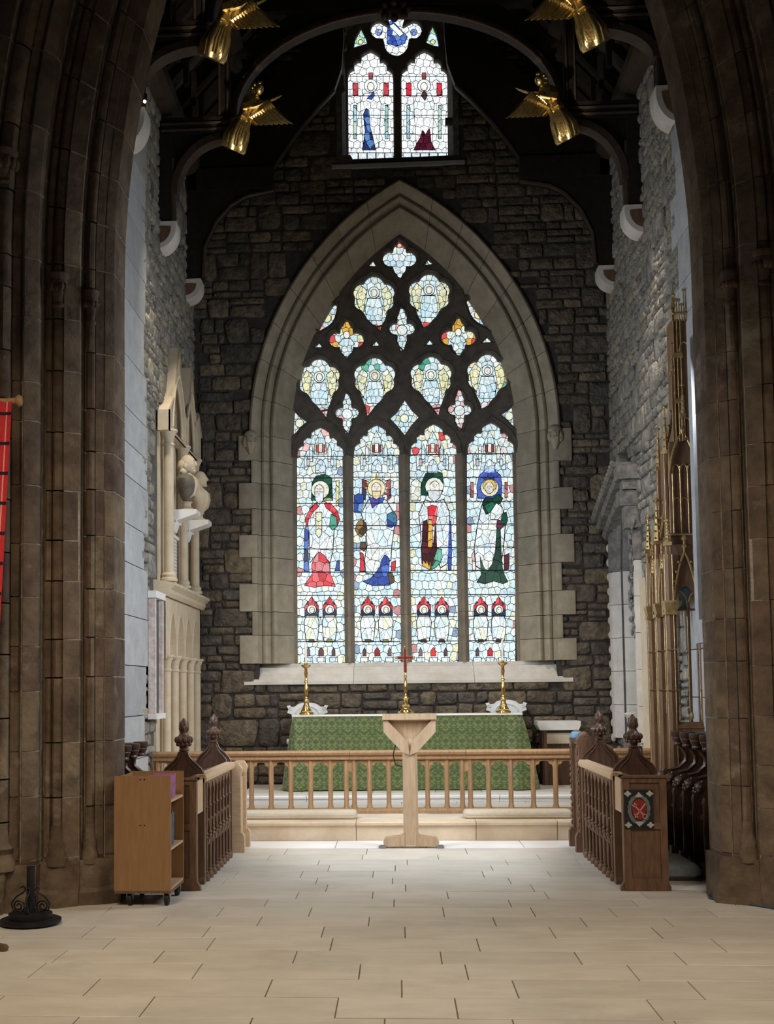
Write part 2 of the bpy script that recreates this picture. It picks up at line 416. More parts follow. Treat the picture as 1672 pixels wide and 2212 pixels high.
def rubble(wall, cl, fn, m, d, weight, lim=300):
    cl = sorted(cl, key=weight, reverse=True)
    for c in cl[:lim]:
        mb = MB(); stone_mesh(mb, c, fn, d); mb.build('stone', m, wall, smooth=True, ang=1.0)
    if len(cl) > lim:
        mb = MB()
        for c in cl[lim:]: stone_mesh(mb, c, fn, d)
        mb.build('small_stones', m, wall, smooth=True, ang=1.0)['kind'] = 'stuff'

# ---- pointed arches
class Arch:
    def __init__(s, xc, a, z0, zs, h, R=None):
        s.xc, s.a, s.z0, s.zs = xc, a, z0, zs
        s.R = R or (a*a+h*h)/(2*a)
    def pt(s, side, o, t):
        if t <= 1: return (s.xc+side*(s.a+o), s.z0+(s.zs-s.z0)*t)
        th = (t-1)*math.acos(min(1, (s.R-s.a)/(s.R+o)))
        return (s.xc+side*((s.R+o)*math.cos(th)-(s.R-s.a)), s.zs+(s.R+o)*math.sin(th))
    def outline(s, o, n=14, zb=None):
        L = [s.pt(1, o, 1+i/n) for i in range(n+1)]; Rr = [s.pt(-1, o, 1+i/n) for i in range(n)][::-1]
        zb = s.z0 if zb is None else zb
        return [(s.xc-s.a-o, zb), (s.xc+s.a+o, zb)] + L + Rr
    def inside(s, x, z, o):
        dx = abs(x-s.xc)
        if z < s.z0: return False
        if z <= s.zs: return dx < s.a+o
        return math.hypot(dx+s.R-s.a, z-s.zs) < s.R+o
    def chunk(s, prof, side, t0, t1, n=1, fn=None):
        fn = fn or (lambda x, z, y: (x, y, z))
        mb = MB()
        return mb.rings([[fn(*s.pt(side, o, t0+(t1-t0)*i/n), y) for o, y in prof] for i in range(n+1)])

# ---- east wall with its two windows
cG = W(876.5, 1300, YG)
zsill, zspr = W(876, 1431, YG).z, W(870, 948, YG).z
EA = Arch(cG.x, 1.62, zsill, zspr, 3.0)
YU = 17.72
cU = W(857.5, 230, YU); zus, zup = W(857, 354, YU).z, W(857, 125, YU).z
UA = Arch(cU.x, .735, zus, zup, .98)
we = MB().plate([(-XW-.3, 0), (XW+.3, 0), (XW+.3, 9.3), (0, 13.0), (-XW-.3, 9.3)],
                [EA.outline(.455, zb=zsill-.29), UA.outline(.05)], YE, YE+.7)
we = tag(we.build('wall_east', MT['mortar']), 'east wall of dark coursed rubble around the great window', 'wall', kind='structure')
def east_ok(c):
    x, z = (c[0]+c[1])/2, (c[2]+c[3])/2
    if UA.inside(x, z, .12) or (abs(x-cU.x) < .8 and zus-.16 < z < zup): return False
    for px, pz in ((c[0], c[2]), (c[1], c[2]), (c[0], c[3]), (c[1], c[3]), (x, z)):
        if pz > zspr and EA.inside(px, pz, .47): return False
        if pz <= zspr and EA.inside(px, pz, .45): return False
        if abs(px-EA.xc) < 2.1 and zsill-.27 < pz <= zsill+.02: return False
    return abs(x) < 2.93 and z < 9.3+(2.95-abs(x))*1.2
def trim(c):
    """stones are cut to fit against the dressed jambs and under the sill"""
    x0, x1, z0, z1 = c; xc, e = EA.xc, EA.a+.50
    if z0 < zspr and z1 > zsill-.1:
        if x0 < xc-e < x1: x1 = xc-e
        elif x0 < xc+e < x1: x0 = xc+e
    if abs((x0+x1)/2-xc) < 2.3 and z0 < zsill-.285 < z1: z1 = zsill-.285
    return (x0, x1, z0, z1)
cl = [c for c in map(trim, cells(-2.95, 2.95, .28, 11.6, (.22, .40), (.35, .85))) if c[1]-c[0] > .06 and c[3]-c[2] > .05 and east_ok(c)]
def vis_w(c):
    x, z = (c[0]+c[1])/2, (c[2]+c[3])/2; a = (c[1]-c[0])*(c[3]-c[2])
    if z > 8.3: a *= .25
    if z < 1.1: a *= .2
    return a
rubble(we, cl, lambda x, z, d: (x, YE-d, z), MT['rubble'], .035, vis_w)

# ---- side walls
wn = tag(MB().box(-XW-.5, -XW, 9.9, YE+.3, 0, 9.3).build('wall_north', MT['mortar_side']), 'north chancel wall of grey rubble behind the monuments', 'wall', kind='structure')
# the south wall has a tall arched recess near the altar
SA = Arch(16.45, .62, .9, 3.15, 1.15)
ws = MB()
ws.plate([(9.9, 0), (YE+.3, 0), (YE+.3, 9.3), (9.9, 9.3)], [SA.outline(.0)], XW, XW+.45, fn=lambda p, t: (t, p[0], p[1]))
ws = tag(ws.build('wall_south', MT['mortar_side']), 'south chancel wall of grey rubble behind the gilded canopy', 'wall', kind='structure')
MB().box(XW+.40, XW+.5, 15.6, 17.3, .8, 4.5).build('recess_back', MT['ashlar'], ws)
NQ = (12.4, 13.95); SQ = (12.4, 13.15)
rubble(wn, [c for c in cells(NQ[1], YE, 0.2, 9.2, (.2, .34), (.3, .75)) if not (c[1] > 14.64 and c[0] < 17.3 and c[3] > .28 and c[2] < 4.85)], lambda y, z, d: (-XW+d, y, z), MT['rubble_grey'], .04, lambda c: (c[1]-c[0])*(c[3]-c[2])*(.3 if 14.8 < c[0] < 17 and c[2] < 5.2 else 1))
rubble(ws, [c for c in cells(SQ[1], YE, 0.2, 9.2, (.2, .34), (.3, .75)) if not SA.inside((c[0]+c[1])/2, (c[2]+c[3])/2, .38)],
       lambda y, z, d: (XW-d, y, z), MT['rubble_grey'], .04, lambda c: (c[1]-c[0])*(c[3]-c[2])*(.3 if c[2] < 2.4 else 1))
for sgn, (q0, q1), wall in ((-1, NQ, wn), (1, SQ, ws)):
    z = 0.0
    while z < 9.2:
        h = rr(.34, .62); e = q1+(rr(-.12, .16))
        x0, x1 = (-XW-.05, -XW+.045) if sgn < 0 else (XW-.045, XW+.05)
        MB().box(x0, x1, q0, e-.008, z+.005, min(z+h, 9.25)-.005).build('quoin_stone', MT['ashlar'], wall)
        z += h

for nm, s_, zc_, lb in (('window_3', 1, 3.6, 'plain chancel window hidden behind the right pier'), ('window_4', -1, 3.4, 'plain chancel window hidden behind the left pier')):
    wv = thing(nm, (s_*XW, 11.15 if s_ > 0 else 11.3, zc_-1.35), lb, 'window', kind='structure')
    for y0_, y1_, z0_, z1_ in ((10.30, 10.46, -1.38, 1.35), (12.10, 12.24, -1.38, 1.35), (10.30, 12.24, 1.35, 1.55), (10.25, 12.28, -1.6, -1.38)):
        MB().box(*sorted((s_*(XW-.17), s_*XW)), y0_, y1_, zc_+z0_, zc_+z1_).build('frame_stone', MT['ashlar'], wv)
    MB().box(*sorted((s_*(XW-.17), s_*(XW-.14))), 11.26, 11.34, zc_-1.38, zc_+1.35).build('mullion', MT['ashlar'], wv)

# ---- dressed stone frame, tracery, mullions and glass of the great east window
w1 = thing('window_1', (EA.xc, YG, zsill), 'great east window, four lancets of stained glass under dark net tracery', 'window', kind='structure')
PROF = [(-.03, YG+.12), (-.03, YG-.06), (.0, YG-.10), (.19, YE+.12), (.205, YE+.075), (.235, YE+.06), (.265, YE+.075), (.285, YE+.13), (.315, YE+.10),
        (.33, YE+.045), (.36, YE+.025), (.395, YE+.04), (.41, YE+.075), (.43, YE+.02), (.45, YE-.01)]
HOOD = PROF + [(.47, YE-.05), (.53, YE-.085), (.56, YE-.07), (.575, YE-.02), (.575, YE+.25), (.3, YG+.12)]
JAMB = lambda e: PROF + [(.46, YE-.065), (e-.01, YE-.065), (e, YE-.055), (e, YE+.25), (.3, YG+.12)]
for sd in (-1, 1):
    ts = [0]; k = 0
    while ts[-1] < 1:
        hh = rr(.30, .42); t2 = ts[-1]+hh/(EA.zs-EA.z0)
        if t2 > .93: t2 = 1
        EA.chunk(JAMB(.54 if k % 2 else .72), sd, ts[-1]+(.0012 if ts[-1] else 0), t2-.0012).build('jamb_stone', MT['buff'], w1, smooth=True, ang=.9)
        ts.append(t2); k += 1
    for i in range(8):
        EA.chunk(HOOD, sd, 1+i/8+.0008, 1+(i+1)/8-(.0008 if i < 7 else 0), 5).build('arch_stone', MT['buff'], w1, smooth=True, ang=.9)
# sill, sloping towards the altar, in three lengths
for a, b in ((-2.28, -.75), (-.745, .93), (.935, 2.28)):
    MB().prism([(YG+.1, zsill), (YG-.12, zsill), (YG-.13, zsill-.05), (YE+.14, zsill-.06), (YE+.10, zsill-.15), (YE-.05, zsill-.26), (YE-.05, zsill-.30), (YE+.3, zsill-.30), (YG+.1, zsill-.2)],
               'x', EA.xc+a, EA.xc+b).build('sill_stone', MT['sill'], w1)

# openings of the tracery, given in the photograph's pixels and laid on the window's own plane
def star(cx, cy_, lobes, n=44):
    out = []
    for i in range(n):
        t = 2*PI*(i+.5)/n; dx, dy = math.cos(t), math.sin(t); best = 1
        for lx, ly, r in lobes:
            bq = lx*dx+ly*dy; cq = lx*lx+ly*ly-r*r; dd = bq*bq-cq
            if dd > 0: best = max(best, bq+math.sqrt(dd))
        out.append((cx+dx*best, cy_+dy*best))
    return out
def tip(x, y, n=5, r0=16):
    return [(x*k/n, y*k/n, r0*(1-k/n)+1.5) for k in range(1, n+1)]
def angel_open(cx, cy_, tx, ty):
    return star(cx, cy_, [(0,-34,22),(-24,-20,20),(24,-20,20),(-26,2,16),(26,2,16),(0,4,30),(tx*.35,22,24),(tx*.6,36,16)] + tip(tx, ty, 6, 28))
def quatre(cx, cy_, w, hu, hd, r):
    return star(cx, cy_, [(-w+r, 0, r), (w-r, 0, r), (0, -hu*.45, r*.85), (0, hd*.45, r*.85), (0, 0, r*.7)] + tip(0, -hu, 6, r*.95) + tip(0, hd, 6, r*.95))
def dagger(cx, cy_, tx, ty, r=15):
    return star(cx, cy_, [(0, 0, r)] + tip(tx, ty, 6, r) + tip(-tx, -ty, 6, r))
def tri(*p): return list(p)
TIGHT = 'tight'
OPEN = [  # (outline, palette)
    (quatre(863, 563, 36, 43, 45, 16), 'cross'),
    (angel_open(808, 655, 12, 62), 'angel'), (angel_open(927, 650, -10, 66), 'angel'),
    (quatre(868.5, 713, 27, 53, 55, 12.5), 'pale'),
    (quatre(749, 737, 37, 46, 42, 16), 'gold'), (quatre(990, 732, 37, 48, 43, 16), 'gold'),
    (dagger(706, 690, -24, 32), 'pink'), (dagger(1034, 682, 28, 33), 'pink'),
    (tri((796,578),(806,566),(814,579)), 'pale'), (tri((917,576),(924,563),(937,574)), 'pale'),
    (tri((723,640),(731,634),(734,642),(727,646)), 'pale'), (tri((1001,634),(1009,631),(1011,638),(1005,642)), 'pink'),
    (tri((678,753),(690,743),(698,753)), 'pale'), (tri((802,750),(813,739),(822,750)), 'pale'),
    (tri((918,748),(928,736),(937,747)), 'pale'), (tri((1040,743),(1052,731),(1064,742)), 'blue'),
    (angel_open(690, 833, 14, 70), 'angel'), (angel_open(809.5, 830, -14, 70), 'angel'),
    (angel_open(931, 828, 16, 70), 'angel'), (angel_open(1053, 823, -10, 69), 'angel'),
    (quatre(750, 894, 25, 50, 51, 11.5), 'pale'), (quatre(992.5, 887, 25, 50, 50, 11.5), 'pale'),
    (tri((842,906),(858,892),(874,866),(890,889),(905,903),(889,920),(874,942),(858,922)), 'blue'),
    (tri((630,884),(640,894),(648,903),(665,913),(650,924),(641,936),(629,945)), 'blue'),
    (tri((1117,868),(1107,879),(1098,888),(1081,897),(1095,909),(1105,920),(1118,930)), 'blue'),
]
LANCETS = [(643, 742, 927), (765, 863, 922), (887, 986, 920), (1010, 1110, 917)]
def lancet(x0, x1, top, bot=1431, cut=None):
    c = (x0+x1)/2; h = (x1-x0)/2; y = lambda d: top+d
    L = [(c-h, y(56)), (c-h+2, y(44)), (c-h+9, y(38)), (c-h+14, y(37)), (c-h+13, y(27)), (c-h+21, y(20)), (c-20, y(21)), (c-19, y(9)), (c-9, y(2))]
    R2 = [(2*c-x, yy) for x, yy in L][::-1]
    return L + [(c, y(-2))] + R2 + [(c+h+1.5, bot), (c-h+1.5, bot)] if not cut else L + [(c, y(-2))] + R2 + [(c+h+.3, cut), (c-h+.3, cut)]
def P2(p, y=YG):
    w = W(p[0], p[1], y); return (w.x, w.z)
zcut = P2((870, 985))[1]
out = EA.outline(.05, 18, zb=zcut)
base = [out[0]]
for a, b, t in LANCETS:
    hd = lancet(a, b, t, cut=979)[:-2]
    pts = [P2(p) for p in hd]
    base += [(pts[0][0], zcut)] + pts + [(pts[-1][0], zcut)]
out = base + out[1:]
holes = [[P2(p) for p in o] for o, _ in OPEN]
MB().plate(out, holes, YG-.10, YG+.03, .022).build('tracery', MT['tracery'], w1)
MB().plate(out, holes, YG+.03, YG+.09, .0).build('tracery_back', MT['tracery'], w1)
for o, k in OPEN:      # the roll moulding round each opening
    if len(o) < 20: continue
    q = offset(ccw(o), 7.0 if k != 'pale' else 5.5)[::2]
    MB().tube([(*P2(p)[:1], YG-.10, P2(p)[1]) for p in q], .016, 6, close=True).build('moulding', MT['tracery'], w1, smooth=True)
# sub-arches over the lancets
for a, b, t in LANCETS:
    c = (a+b)/2; pts = [(c-60, 985), (c-57, 962), (c-44, 937), (c-22, 918), (c, t-14), (c+22, 916), (c+44, 935), (c+57, 960), (c+60, 985)]
    MB().tube([(P2(p)[0], YG-.10, P2(p)[1]) for p in pts], .018, 6).build('moulding', MT['tracery'], w1, smooth=True)
ed = [(617, 641.5)] + [(LANCETS[i][1]+.5, LANCETS[i+1][0]-.5) for i in range(3)] + [(1111, 1128)]
for i, (a, b) in enumerate(ed):
    x0, x1 = P2((a, 1200))[0], P2((b, 1200))[0]
    if 0 < i < 4:
        c = (x0+x1)/2; h = (x1-x0)/2
        pl = [(c-.02, YG-.15), (c+.02, YG-.15), (c+.035, YG-.11), (x1, YG-.04), (x1, YG+.09), (x0, YG+.09), (x0, YG-.04), (c-.035, YG-.11)]
        zs_ = [zsill, zsill+rr(.6, .9), zsill+rr(1.5, 1.9), zsill+rr(2.3, 2.6), zcut]
    else:
        pl = [(x0, YG-.08), (x1, YG-.08), (x1, YG+.09), (x0, YG+.09)]; zs_ = [zsill, zsill+1.0, zsill+2.1, zcut]
    ob = None
    for za, zb in zip(zs_, zs_[1:]):
        MB().prism(pl, 'z', za+.002, zb-.002).build('mullion', MT['mullion'], w1)

# ---- stained glass
def clip(sub, a, b):
    """keep the part of sub that is nearer to a than to b"""
    mx, my = (a[0]+b[0])/2, (a[1]+b[1])/2; nx, ny = a[0]-b[0], a[1]-b[1]
    out = []; n = len(sub)
    d = [(p[0]-mx)*nx+(p[1]-my)*ny for p in sub]
    for i in range(n):
        p, q = sub[i-1], sub[i]; dp, dq = d[i-1], d[i]
        if (dp >= 0) != (dq >= 0):
            t = dp/(dp-dq); out.append((p[0]+(q[0]-p[0])*t, p[1]+(q[1]-p[1])*t))
        if dq >= 0: out.append(q)
    return out
def parea(p): return abs(sum(p[i-1][0]*p[i][1]-p[i][0]*p[i-1][1] for i in range(len(p))))/2
def shatter(poly, sx, sy, jit=.22, brick=True):
    xs = [p[0] for p in poly]; ys = [p[1] for p in poly]
    seeds = []; y = min(ys)+sy/2; r = 0
    while y < max(ys)+sy:
        x = min(xs)+sx/2-(sx/2 if r % 2 and brick else 0)
        while x < max(xs)+sx: seeds.append((x+rr(-jit, jit)*sx, y+rr(-jit, jit)*sy)); x += sx
        y += sy; r += 1
    out = []
    for s in seeds:
        c = poly
        for t in seeds:
            if t is s or abs(t[0]-s[0]) > 3*sx or abs(t[1]-s[1]) > 3*sy: continue
            c = clip(c, s, t)
            if len(c) < 3: break
        if len(c) >= 3 and parea(c) > 8: out.append((s, c))
    return out
def inset(p, d=.75):
    cx = sum(q[0] for q in p)/len(p); cy_ = sum(q[1] for q in p)/len(p)
    r = math.sqrt(parea(p)/PI); k = max(.5, 1-d/max(r, 1.2))
    return [(cx+(x-cx)*k, cy_+(y-cy_)*k) for x, y in p]
PALE = [(.78,.93,.97), (.70,.90,.96), (.86,.95,.95), (.80,.92,.90), (.66,.86,.95), (.88,.95,.88), (.74,.92,.92)]
YEL = [(.88,.88,.50), (.90,.86,.58), (.84,.88,.62)]
RED = [(.75,.035,.05), (.62,.03,.045), (.82,.10,.11)]
PNK = [(.90,.55,.55), (.85,.42,.44), (.88,.78,.80), (.92,.85,.85)]
BLU = [(.05,.11,.50), (.09,.19,.62), (.04,.08,.38)]
NAV = [(.012,.02,.07), (.02,.03,.10)]
GRN = [(.012,.07,.04), (.025,.11,.06), (.008,.045,.03)]
LGR = [(.10,.42,.28), (.16,.50,.36)]
MAR = [(.05,.008,.012), (.10,.012,.02)]
GLD = [(.85,.52,.10), (.80,.44,.08)]
BRN = [(.07,.045,.025), (.11,.07,.035)]
SKIN = [(.93,.90,.80), (.90,.88,.80)]
ROBE = [(.86,.95,.98), (.92,.97,.97), (.78,.91,.97), (.90,.95,.90), (.70,.87,.97)]
PANES = {1: [], 2: []}; LEADS = {1: [], 2: []}
def pick(p): c = RND.choice(p); k = rr(.9, 1.06); return tuple(min(1, q*k) for q in c)
def pane(w, poly, col, layer=0): PANES[w].append((parea(poly), poly, col, layer))
def overlay(w, poly, pal, sx=18, sy=24, layer=1, edge=.9):
    LEADS[w].append((offset(ccw(poly), edge), layer))
    for s, c in shatter(poly, sx, sy): pane(w, inset(c, .55), pick(pal), layer)
def ell(cx, cy_, rx, ry, n=14, a0=0): return [(cx+rx*math.cos(2*PI*i/n+a0), cy_+ry*math.sin(2*PI*i/n+a0)) for i in range(n)]
def ground(w, poly, colf, sx, sy):
    LEADS[w].append((offset(ccw(poly), 3.0), 0))
    for s, c in shatter(offset(ccw(poly), 2.0), sx, sy): pane(w, inset(c, .62), colf(*s), 0)

for o, k in OPEN:
    xs = [p[0] for p in o]; ys = [p[1] for p in o]; cx, cy_ = (min(xs)+max(xs))/2, (min(ys)+max(ys))/2; h = max(ys)-min(ys)
    if k == 'angel':
        def cf(x, y, cx=cx, cy_=cy_):
            if y > cy_+44: return pick(PNK+RED[2:])
            if y < cy_-44: return pick(LGR+PALE)
            if abs(x-cx) > 22 and y < cy_+30: return pick(YEL+YEL+LGR[1:]+PALE)
            return pick(PALE)
        ground(1, o, cf, 13, 15)
        overlay(1, ell(cx, cy_-26, 12, 12), [(.80,.92,.90), (.88,.92,.72)], 30, 30)
        overlay(1, ell(cx, cy_-25, 6.5, 8), SKIN, 30, 30, 2)
        overlay(1, [(cx-13,cy_-13),(cx+13,cy_-13),(cx+19,cy_+8),(cx+16,cy_+34),(cx-16,cy_+34),(cx-19,cy_+8)], [(.62,.86,.96),(.74,.92,.97),(.80,.94,.95)], 11, 17)
        for s in (-1, 1): overlay(1, [(cx+s*15,cy_-30),(cx+s*27,cy_-40),(cx+s*38,cy_-22),(cx+s*34,cy_+4),(cx+s*24,cy_+22),(cx+s*20,cy_-8)], YEL+YEL+[(.86,.92,.78)], 14, 14)
    elif k == 'gold':
        def cf(x, y, cx=cx, cy_=cy_):
            if y < cy_-20: return pick(GLD)
            if abs(x-cx) > 20: return pick(GLD+YEL+RED[2:])
            return pick(PALE)
        ground(1, o, cf, 12, 15); overlay(1, ell(cx, cy_-12, 7, 8), SKIN, 30, 30)
        overlay(1, [(cx-8,cy_-4),(cx+8,cy_-4),(cx+17,cy_+8),(cx+10,cy_+12),(cx+12,cy_+34),(cx-12,cy_+34),(cx-10,cy_+12),(cx-17,cy_+8)], PALE, 11, 15)
    elif k == 'cross':
        ground(1, o, lambda x, y: pick(RED) if y < 540 else (pick(PNK+PALE) if y > 574 else pick(PALE)), 13, 14)
        overlay(1, ell(863, 531, 5, 5), [(.9,.55,.35)], 30, 30)
    elif k == 'pink': ground(1, o, lambda x, y: pick(PNK+PALE+YEL[:1]), 12, 13); overlay(1, ell(cx, cy_-2, 9, 9), YEL, 30, 30)
    elif k == 'blue':
        ground(1, o, lambda x, y: pick(PALE+PALE+[(.42,.56,.85), (.55,.70,.92)]+YEL), 11, 12)
        if h > 60: overlay(1, ell(cx, cy_, 9, 9), [(.86,.92,.72)], 30, 30)
    else: ground(1, o, lambda x, y: pick(PNK+PALE+PALE), 10, 12); overlay(1, ell(cx, cy_, 11, 11), PALE, 30, 30) if h > 60 else None

C = .3230
FIG = [135, 510, 885, 1265]
SADDLE = [[265,410,580,730,885,1040,1195,1340,1505], [258,405,578,728,880,1040,1195,1340,1505], [255,405,572,722,875,1028,1192,1338,1500], [248,405,570,718,872,1028,1190,1335,1498]]
for i, (x0, x1, top) in enumerate(LANCETS):
    def Q(pts, i=i, dx=0, dy=0): return [(600+C*(FIG[i]+x+dx), 900+C*(y+dy)) for x, y in pts]
    def cf(x, y, x0=x0, x1=x1):
        e = min(x-x0, x1-x)
        if y < 980 and RND.random() < .13: return pick(PNK+RED[2:])
        if e < 9 and RND.random() < .18: return pick([(.30,.40,.55), (.62,.30,.30), (.80,.82,.55)])
        return pick(PALE+PALE+[(.88,.92,.72)])
    ground(1, lancet(x0, x1, top), cf, 13.5, 17)
    # canopy work over the figure
    cx = 150
    overlay(1, Q([(110,250),(110,200),(125,150),(150,95),(178,150),(190,200),(190,250)]), PALE, 14, 15)
    overlay(1, Q([(122,238),(122,190),(180,190),(180,238)]), [(.62,.10,.10), (.30,.05,.06)], 30, 30, 2)
    overlay(1, Q([(140,240),(140,180),(163,180),(163,240)]), [(.9,.92,.75)], 30, 30, 3)
    for s in (-1, 1):
        for d, t in ((62, 215), (95, 270)): overlay(1, Q([(cx+s*d-11,t+85),(cx+s*d-11,t),(cx+s*d,t-30),(cx+s*d+11,t),(cx+s*d+11,t+85)]), PALE, 30, 14)
        overlay(1, Q([(cx+s*80-9,330),(cx+s*80-9,285),(cx+s*80+9,285),(cx+s*80+9,330)]), [(.55,.60,.72), (.72,.50,.50), (.75,.86,.9)], 30, 30, 2)
    overlay(1, Q([(118,375),(118,330),(135,300),(152,285),(170,300),(186,330),(186,375)]), [(.78,.90,.96), (.68,.82,.92)], 14, 13)
    # the two little figures and the niches at the foot
    for fx in (92, 212):
        overlay(1, Q([(fx-45,1330),(fx-45,1270),(fx-28,1238),(fx+28,1238),(fx+45,1270),(fx+45,1330)]), NAV, 40, 40)
        overlay(1, Q([(fx-46,1300),(fx-44,1262),(fx-22,1250),(fx-14,1225),(fx,1205),(fx+14,1225),(fx+22,1250),(fx+44,1262),(fx+46,1300),(fx+26,1272),(fx-26,1272)]), RED, 15, 16, 2)
        overlay(1, Q(ell(fx, 1290, 31, 31)), [(.84,.94,.94), (.90,.93,.80)], 40, 40, 3)
        overlay(1, Q(ell(fx+3, 1295, 17, 21)), SKIN, 40, 40, 4)
        overlay(1, Q([(fx-34,1330),(fx+34,1330),(fx+48,1370),(fx+44,1440),(fx+36,1500),(fx-36,1500),(fx-44,1440),(fx-48,1370)]), ROBE+[(.80,.92,.84), (.88,.92,.70)], 9, 26, 3, 1.3)
        overlay(1, Q([(fx-20,1508),(fx-15,1490),(fx+15,1490),(fx+20,1508)]), [RND.choice(BRN+[(.25,.28,.06)])], 40, 40, 4)
    for k, fx in enumerate((70, 155, 238)):
        col = [(.22,.14,.14), (.80,.05,.06), (.12,.06,.07), (.55,.08,.10)][(k*3+i*2) % 4] if k != 1 else [(.12,.05,.07), (.35,.02,.03), (.88,.05,.05), (.60,.03,.04)][i]
        hw = 10 if k != 1 else 16
        overlay(1, Q([(fx-hw,1600),(fx-hw,1566),(fx,1545),(fx+hw,1566),(fx+hw,1600)]), [col], 40, 40)
        overlay(1, Q([(fx-26,1640),(fx-26,1612),(fx+26,1612),(fx+26,1640)]), PALE, 14, 30)
    G1 = [(.92,.92,.78), (.90,.90,.70)]
    fx, fy = [(142, 488), (150, 476), (165, 462), (150, 472)][i]
    def mark(pts, col, ly=6): pane(1, Q([(fx+a, fy+b) for a, b in pts]), col, ly)
    for s_ in (-1, 1):
        mark([(s_*4,-6), (s_*18,-8), (s_*18,-4), (s_*4,-2)], (.22,.17,.13)); mark([(s_*7,2), (s_*15,1), (s_*15,5), (s_*7,5)], (.14,.11,.10))
    mark([(-2,0), (3,0), (5,18), (-4,18)], (.62,.52,.40)); mark([(-9,27), (9,27), (6,31), (-6,31)], (.50,.22,.18))
    for s_ in (-1, 1): mark([(s_*26,-26), (s_*36,-10), (s_*34,26), (s_*29,26), (s_*28,-8)], [(.45,.40,.36), (.55,.36,.14), (.62,.62,.62), (.72,.50,.16)][i], 5)
    mark([(-28,-22), (0,-40), (28,-22), (18,-27), (0,-31), (-18,-27)], [(.45,.40,.36), (.55,.36,.14), (.62,.62,.62), (.72,.50,.16)][i], 5)
    for fx_ in (92, 212):
        for s_ in (-1, 1): pane(1, Q([(fx_+3+s_*4,1290), (fx_+3+s_*10,1289), (fx_+3+s_*10,1293), (fx_+3+s_*4,1293)]), (.25,.2,.16), 5)
    if i == 0:
        overlay(1, Q([(95,440),(120,400),(180,385),(225,410),(232,560),(90,560)]), GRN+[(.40,.48,.15)], 22, 26)
        overlay(1, Q(ell(150, 490, 60, 60)), G1, 60, 60, 2); overlay(1, Q(ell(142, 498, 30, 42)), SKIN, 60, 60, 3)
        overlay(1, Q([(112,505),(172,505),(168,560),(145,588),(118,560)]), [(.78,.84,.86)], 60, 60, 4)
        overlay(1, Q([(85,610),(130,575),(180,570),(230,610),(262,720),(240,760),(232,900),(215,975),(140,900),(82,975),(78,800),(68,720)]), ROBE, 8.5, 34, 2, 1.5)
        overlay(1, Q([(48,690),(70,640),(118,578),(140,600),(100,640),(72,690),(60,740)]), RED+[(.38,.03,.06)], 16, 18, 3)
        overlay(1, Q([(175,580),(215,578),(262,630),(280,690),(262,735),(240,690),(228,640),(190,612)]), RED, 16, 18, 3)
        overlay(1, Q([(222,655),(258,672),(262,735),(232,760),(212,738)]), LGR, 40, 40, 4)
        overlay(1, Q([(122,640),(160,640),(158,790),(140,810),(122,790)]), [(.90,.90,.62)], 14, 18, 4)
        overlay(1, Q([(256,430),(276,430),(272,590),(256,600)]), [(.80,.70,.22), (.85,.80,.4)], 30, 18, 3)
        overlay(1, Q([(40,1040),(42,900),(45,760),(62,700),(72,760),(68,900),(74,1040)]), NAV+BLU+[(.35,.42,.55)], 20, 22, 2)
        overlay(1, Q([(140,905),(112,945),(92,995),(98,1050),(45,1128),(110,1142),(180,1130),(250,1136),(216,1050),(210,980),(178,930)]), RED+[(.80,.12,.14), (.78,.25,.28)], 16, 22, 3)
        overlay(1, Q([(250,1030),(262,965),(278,965),(278,1030)]), BLU, 40, 40, 2)
    elif i == 1:
        for k in range(12):
            t = 2*PI*k/12; overlay(1, Q([(150+50*math.cos(t-.2),478+50*math.sin(t-.2)),(150+88*math.cos(t),478+95*math.sin(t)),(150+50*math.cos(t+.2),478+50*math.sin(t+.2))]), [GLD[0], YEL[0], (.55,.14,.10), PALE[0]], 60, 60, 2)
        for s in (-1, 1): overlay(1, Q([(150+s*75,560),(150+s*62,430),(150+s*92,420),(150+s*98,540)]), [(.22,.05,.06), (.06,.06,.12), (.5,.12,.10)], 20, 20)
        overlay(1, Q(ell(150, 480, 60, 60)), [(.92,.90,.62), (.90,.86,.55)], 60, 60, 3); overlay(1, Q(ell(150, 484, 30, 44)), SKIN, 60, 60, 4)
        overlay(1, Q([(122,500),(178,500),(172,540),(150,556),(128,540)]), [(.80,.68,.38)], 60, 60, 5)
        overlay(1, Q([(95,560),(150,548),(215,560),(262,640),(268,740),(252,860),(245,960),(180,1010),(150,1060),(80,1045),(72,960),(90,860),(80,740),(50,650)]), ROBE, 8.5, 34, 2, 1.5)
        overlay(1, Q([(102,540),(150,552),(205,540),(190,575),(150,590),(122,612)]), BLU+[(.10,.08,.40)], 22, 22, 4)
        overlay(1, Q([(2,640),(2,530),(30,515),(66,525),(60,600),(42,645)]), BLU+[(.20,.40,.62)], 18, 18, 2)
        overlay(1, Q([(222,735),(222,655),(262,635),(286,665),(282,720),(250,742)]), BLU+[(.06,.20,.30)], 22, 22, 3)
        overlay(1, Q([(8,760),(20,715),(48,688),(80,712),(88,760),(66,790),(48,808),(26,790)]), BRN+[(.30,.20,.06)], 18, 18, 3)
        overlay(1, Q([(38,880),(48,840),(78,840),(84,880),(66,900)]), BRN, 30, 30, 2); overlay(1, Q([(42,1035),(42,905),(62,920),(70,1035)]), RED, 30, 20, 2)
        overlay(1, Q([(250,1030),(252,975),(278,965),(275,1030)]), RED+MAR, 30, 20, 2)
        overlay(1, Q([(206,925),(236,950),(232,1045),(252,1100),(236,1128),(120,1130),(60,1100),(108,1085),(150,1040),(176,1000),(184,960)]), BLU, 17, 22, 3)
        overlay(1, Q([(225,1050),(252,1040),(268,1080),(268,1110),(240,1120)]), BRN, 40, 40, 4)
    elif i == 2:
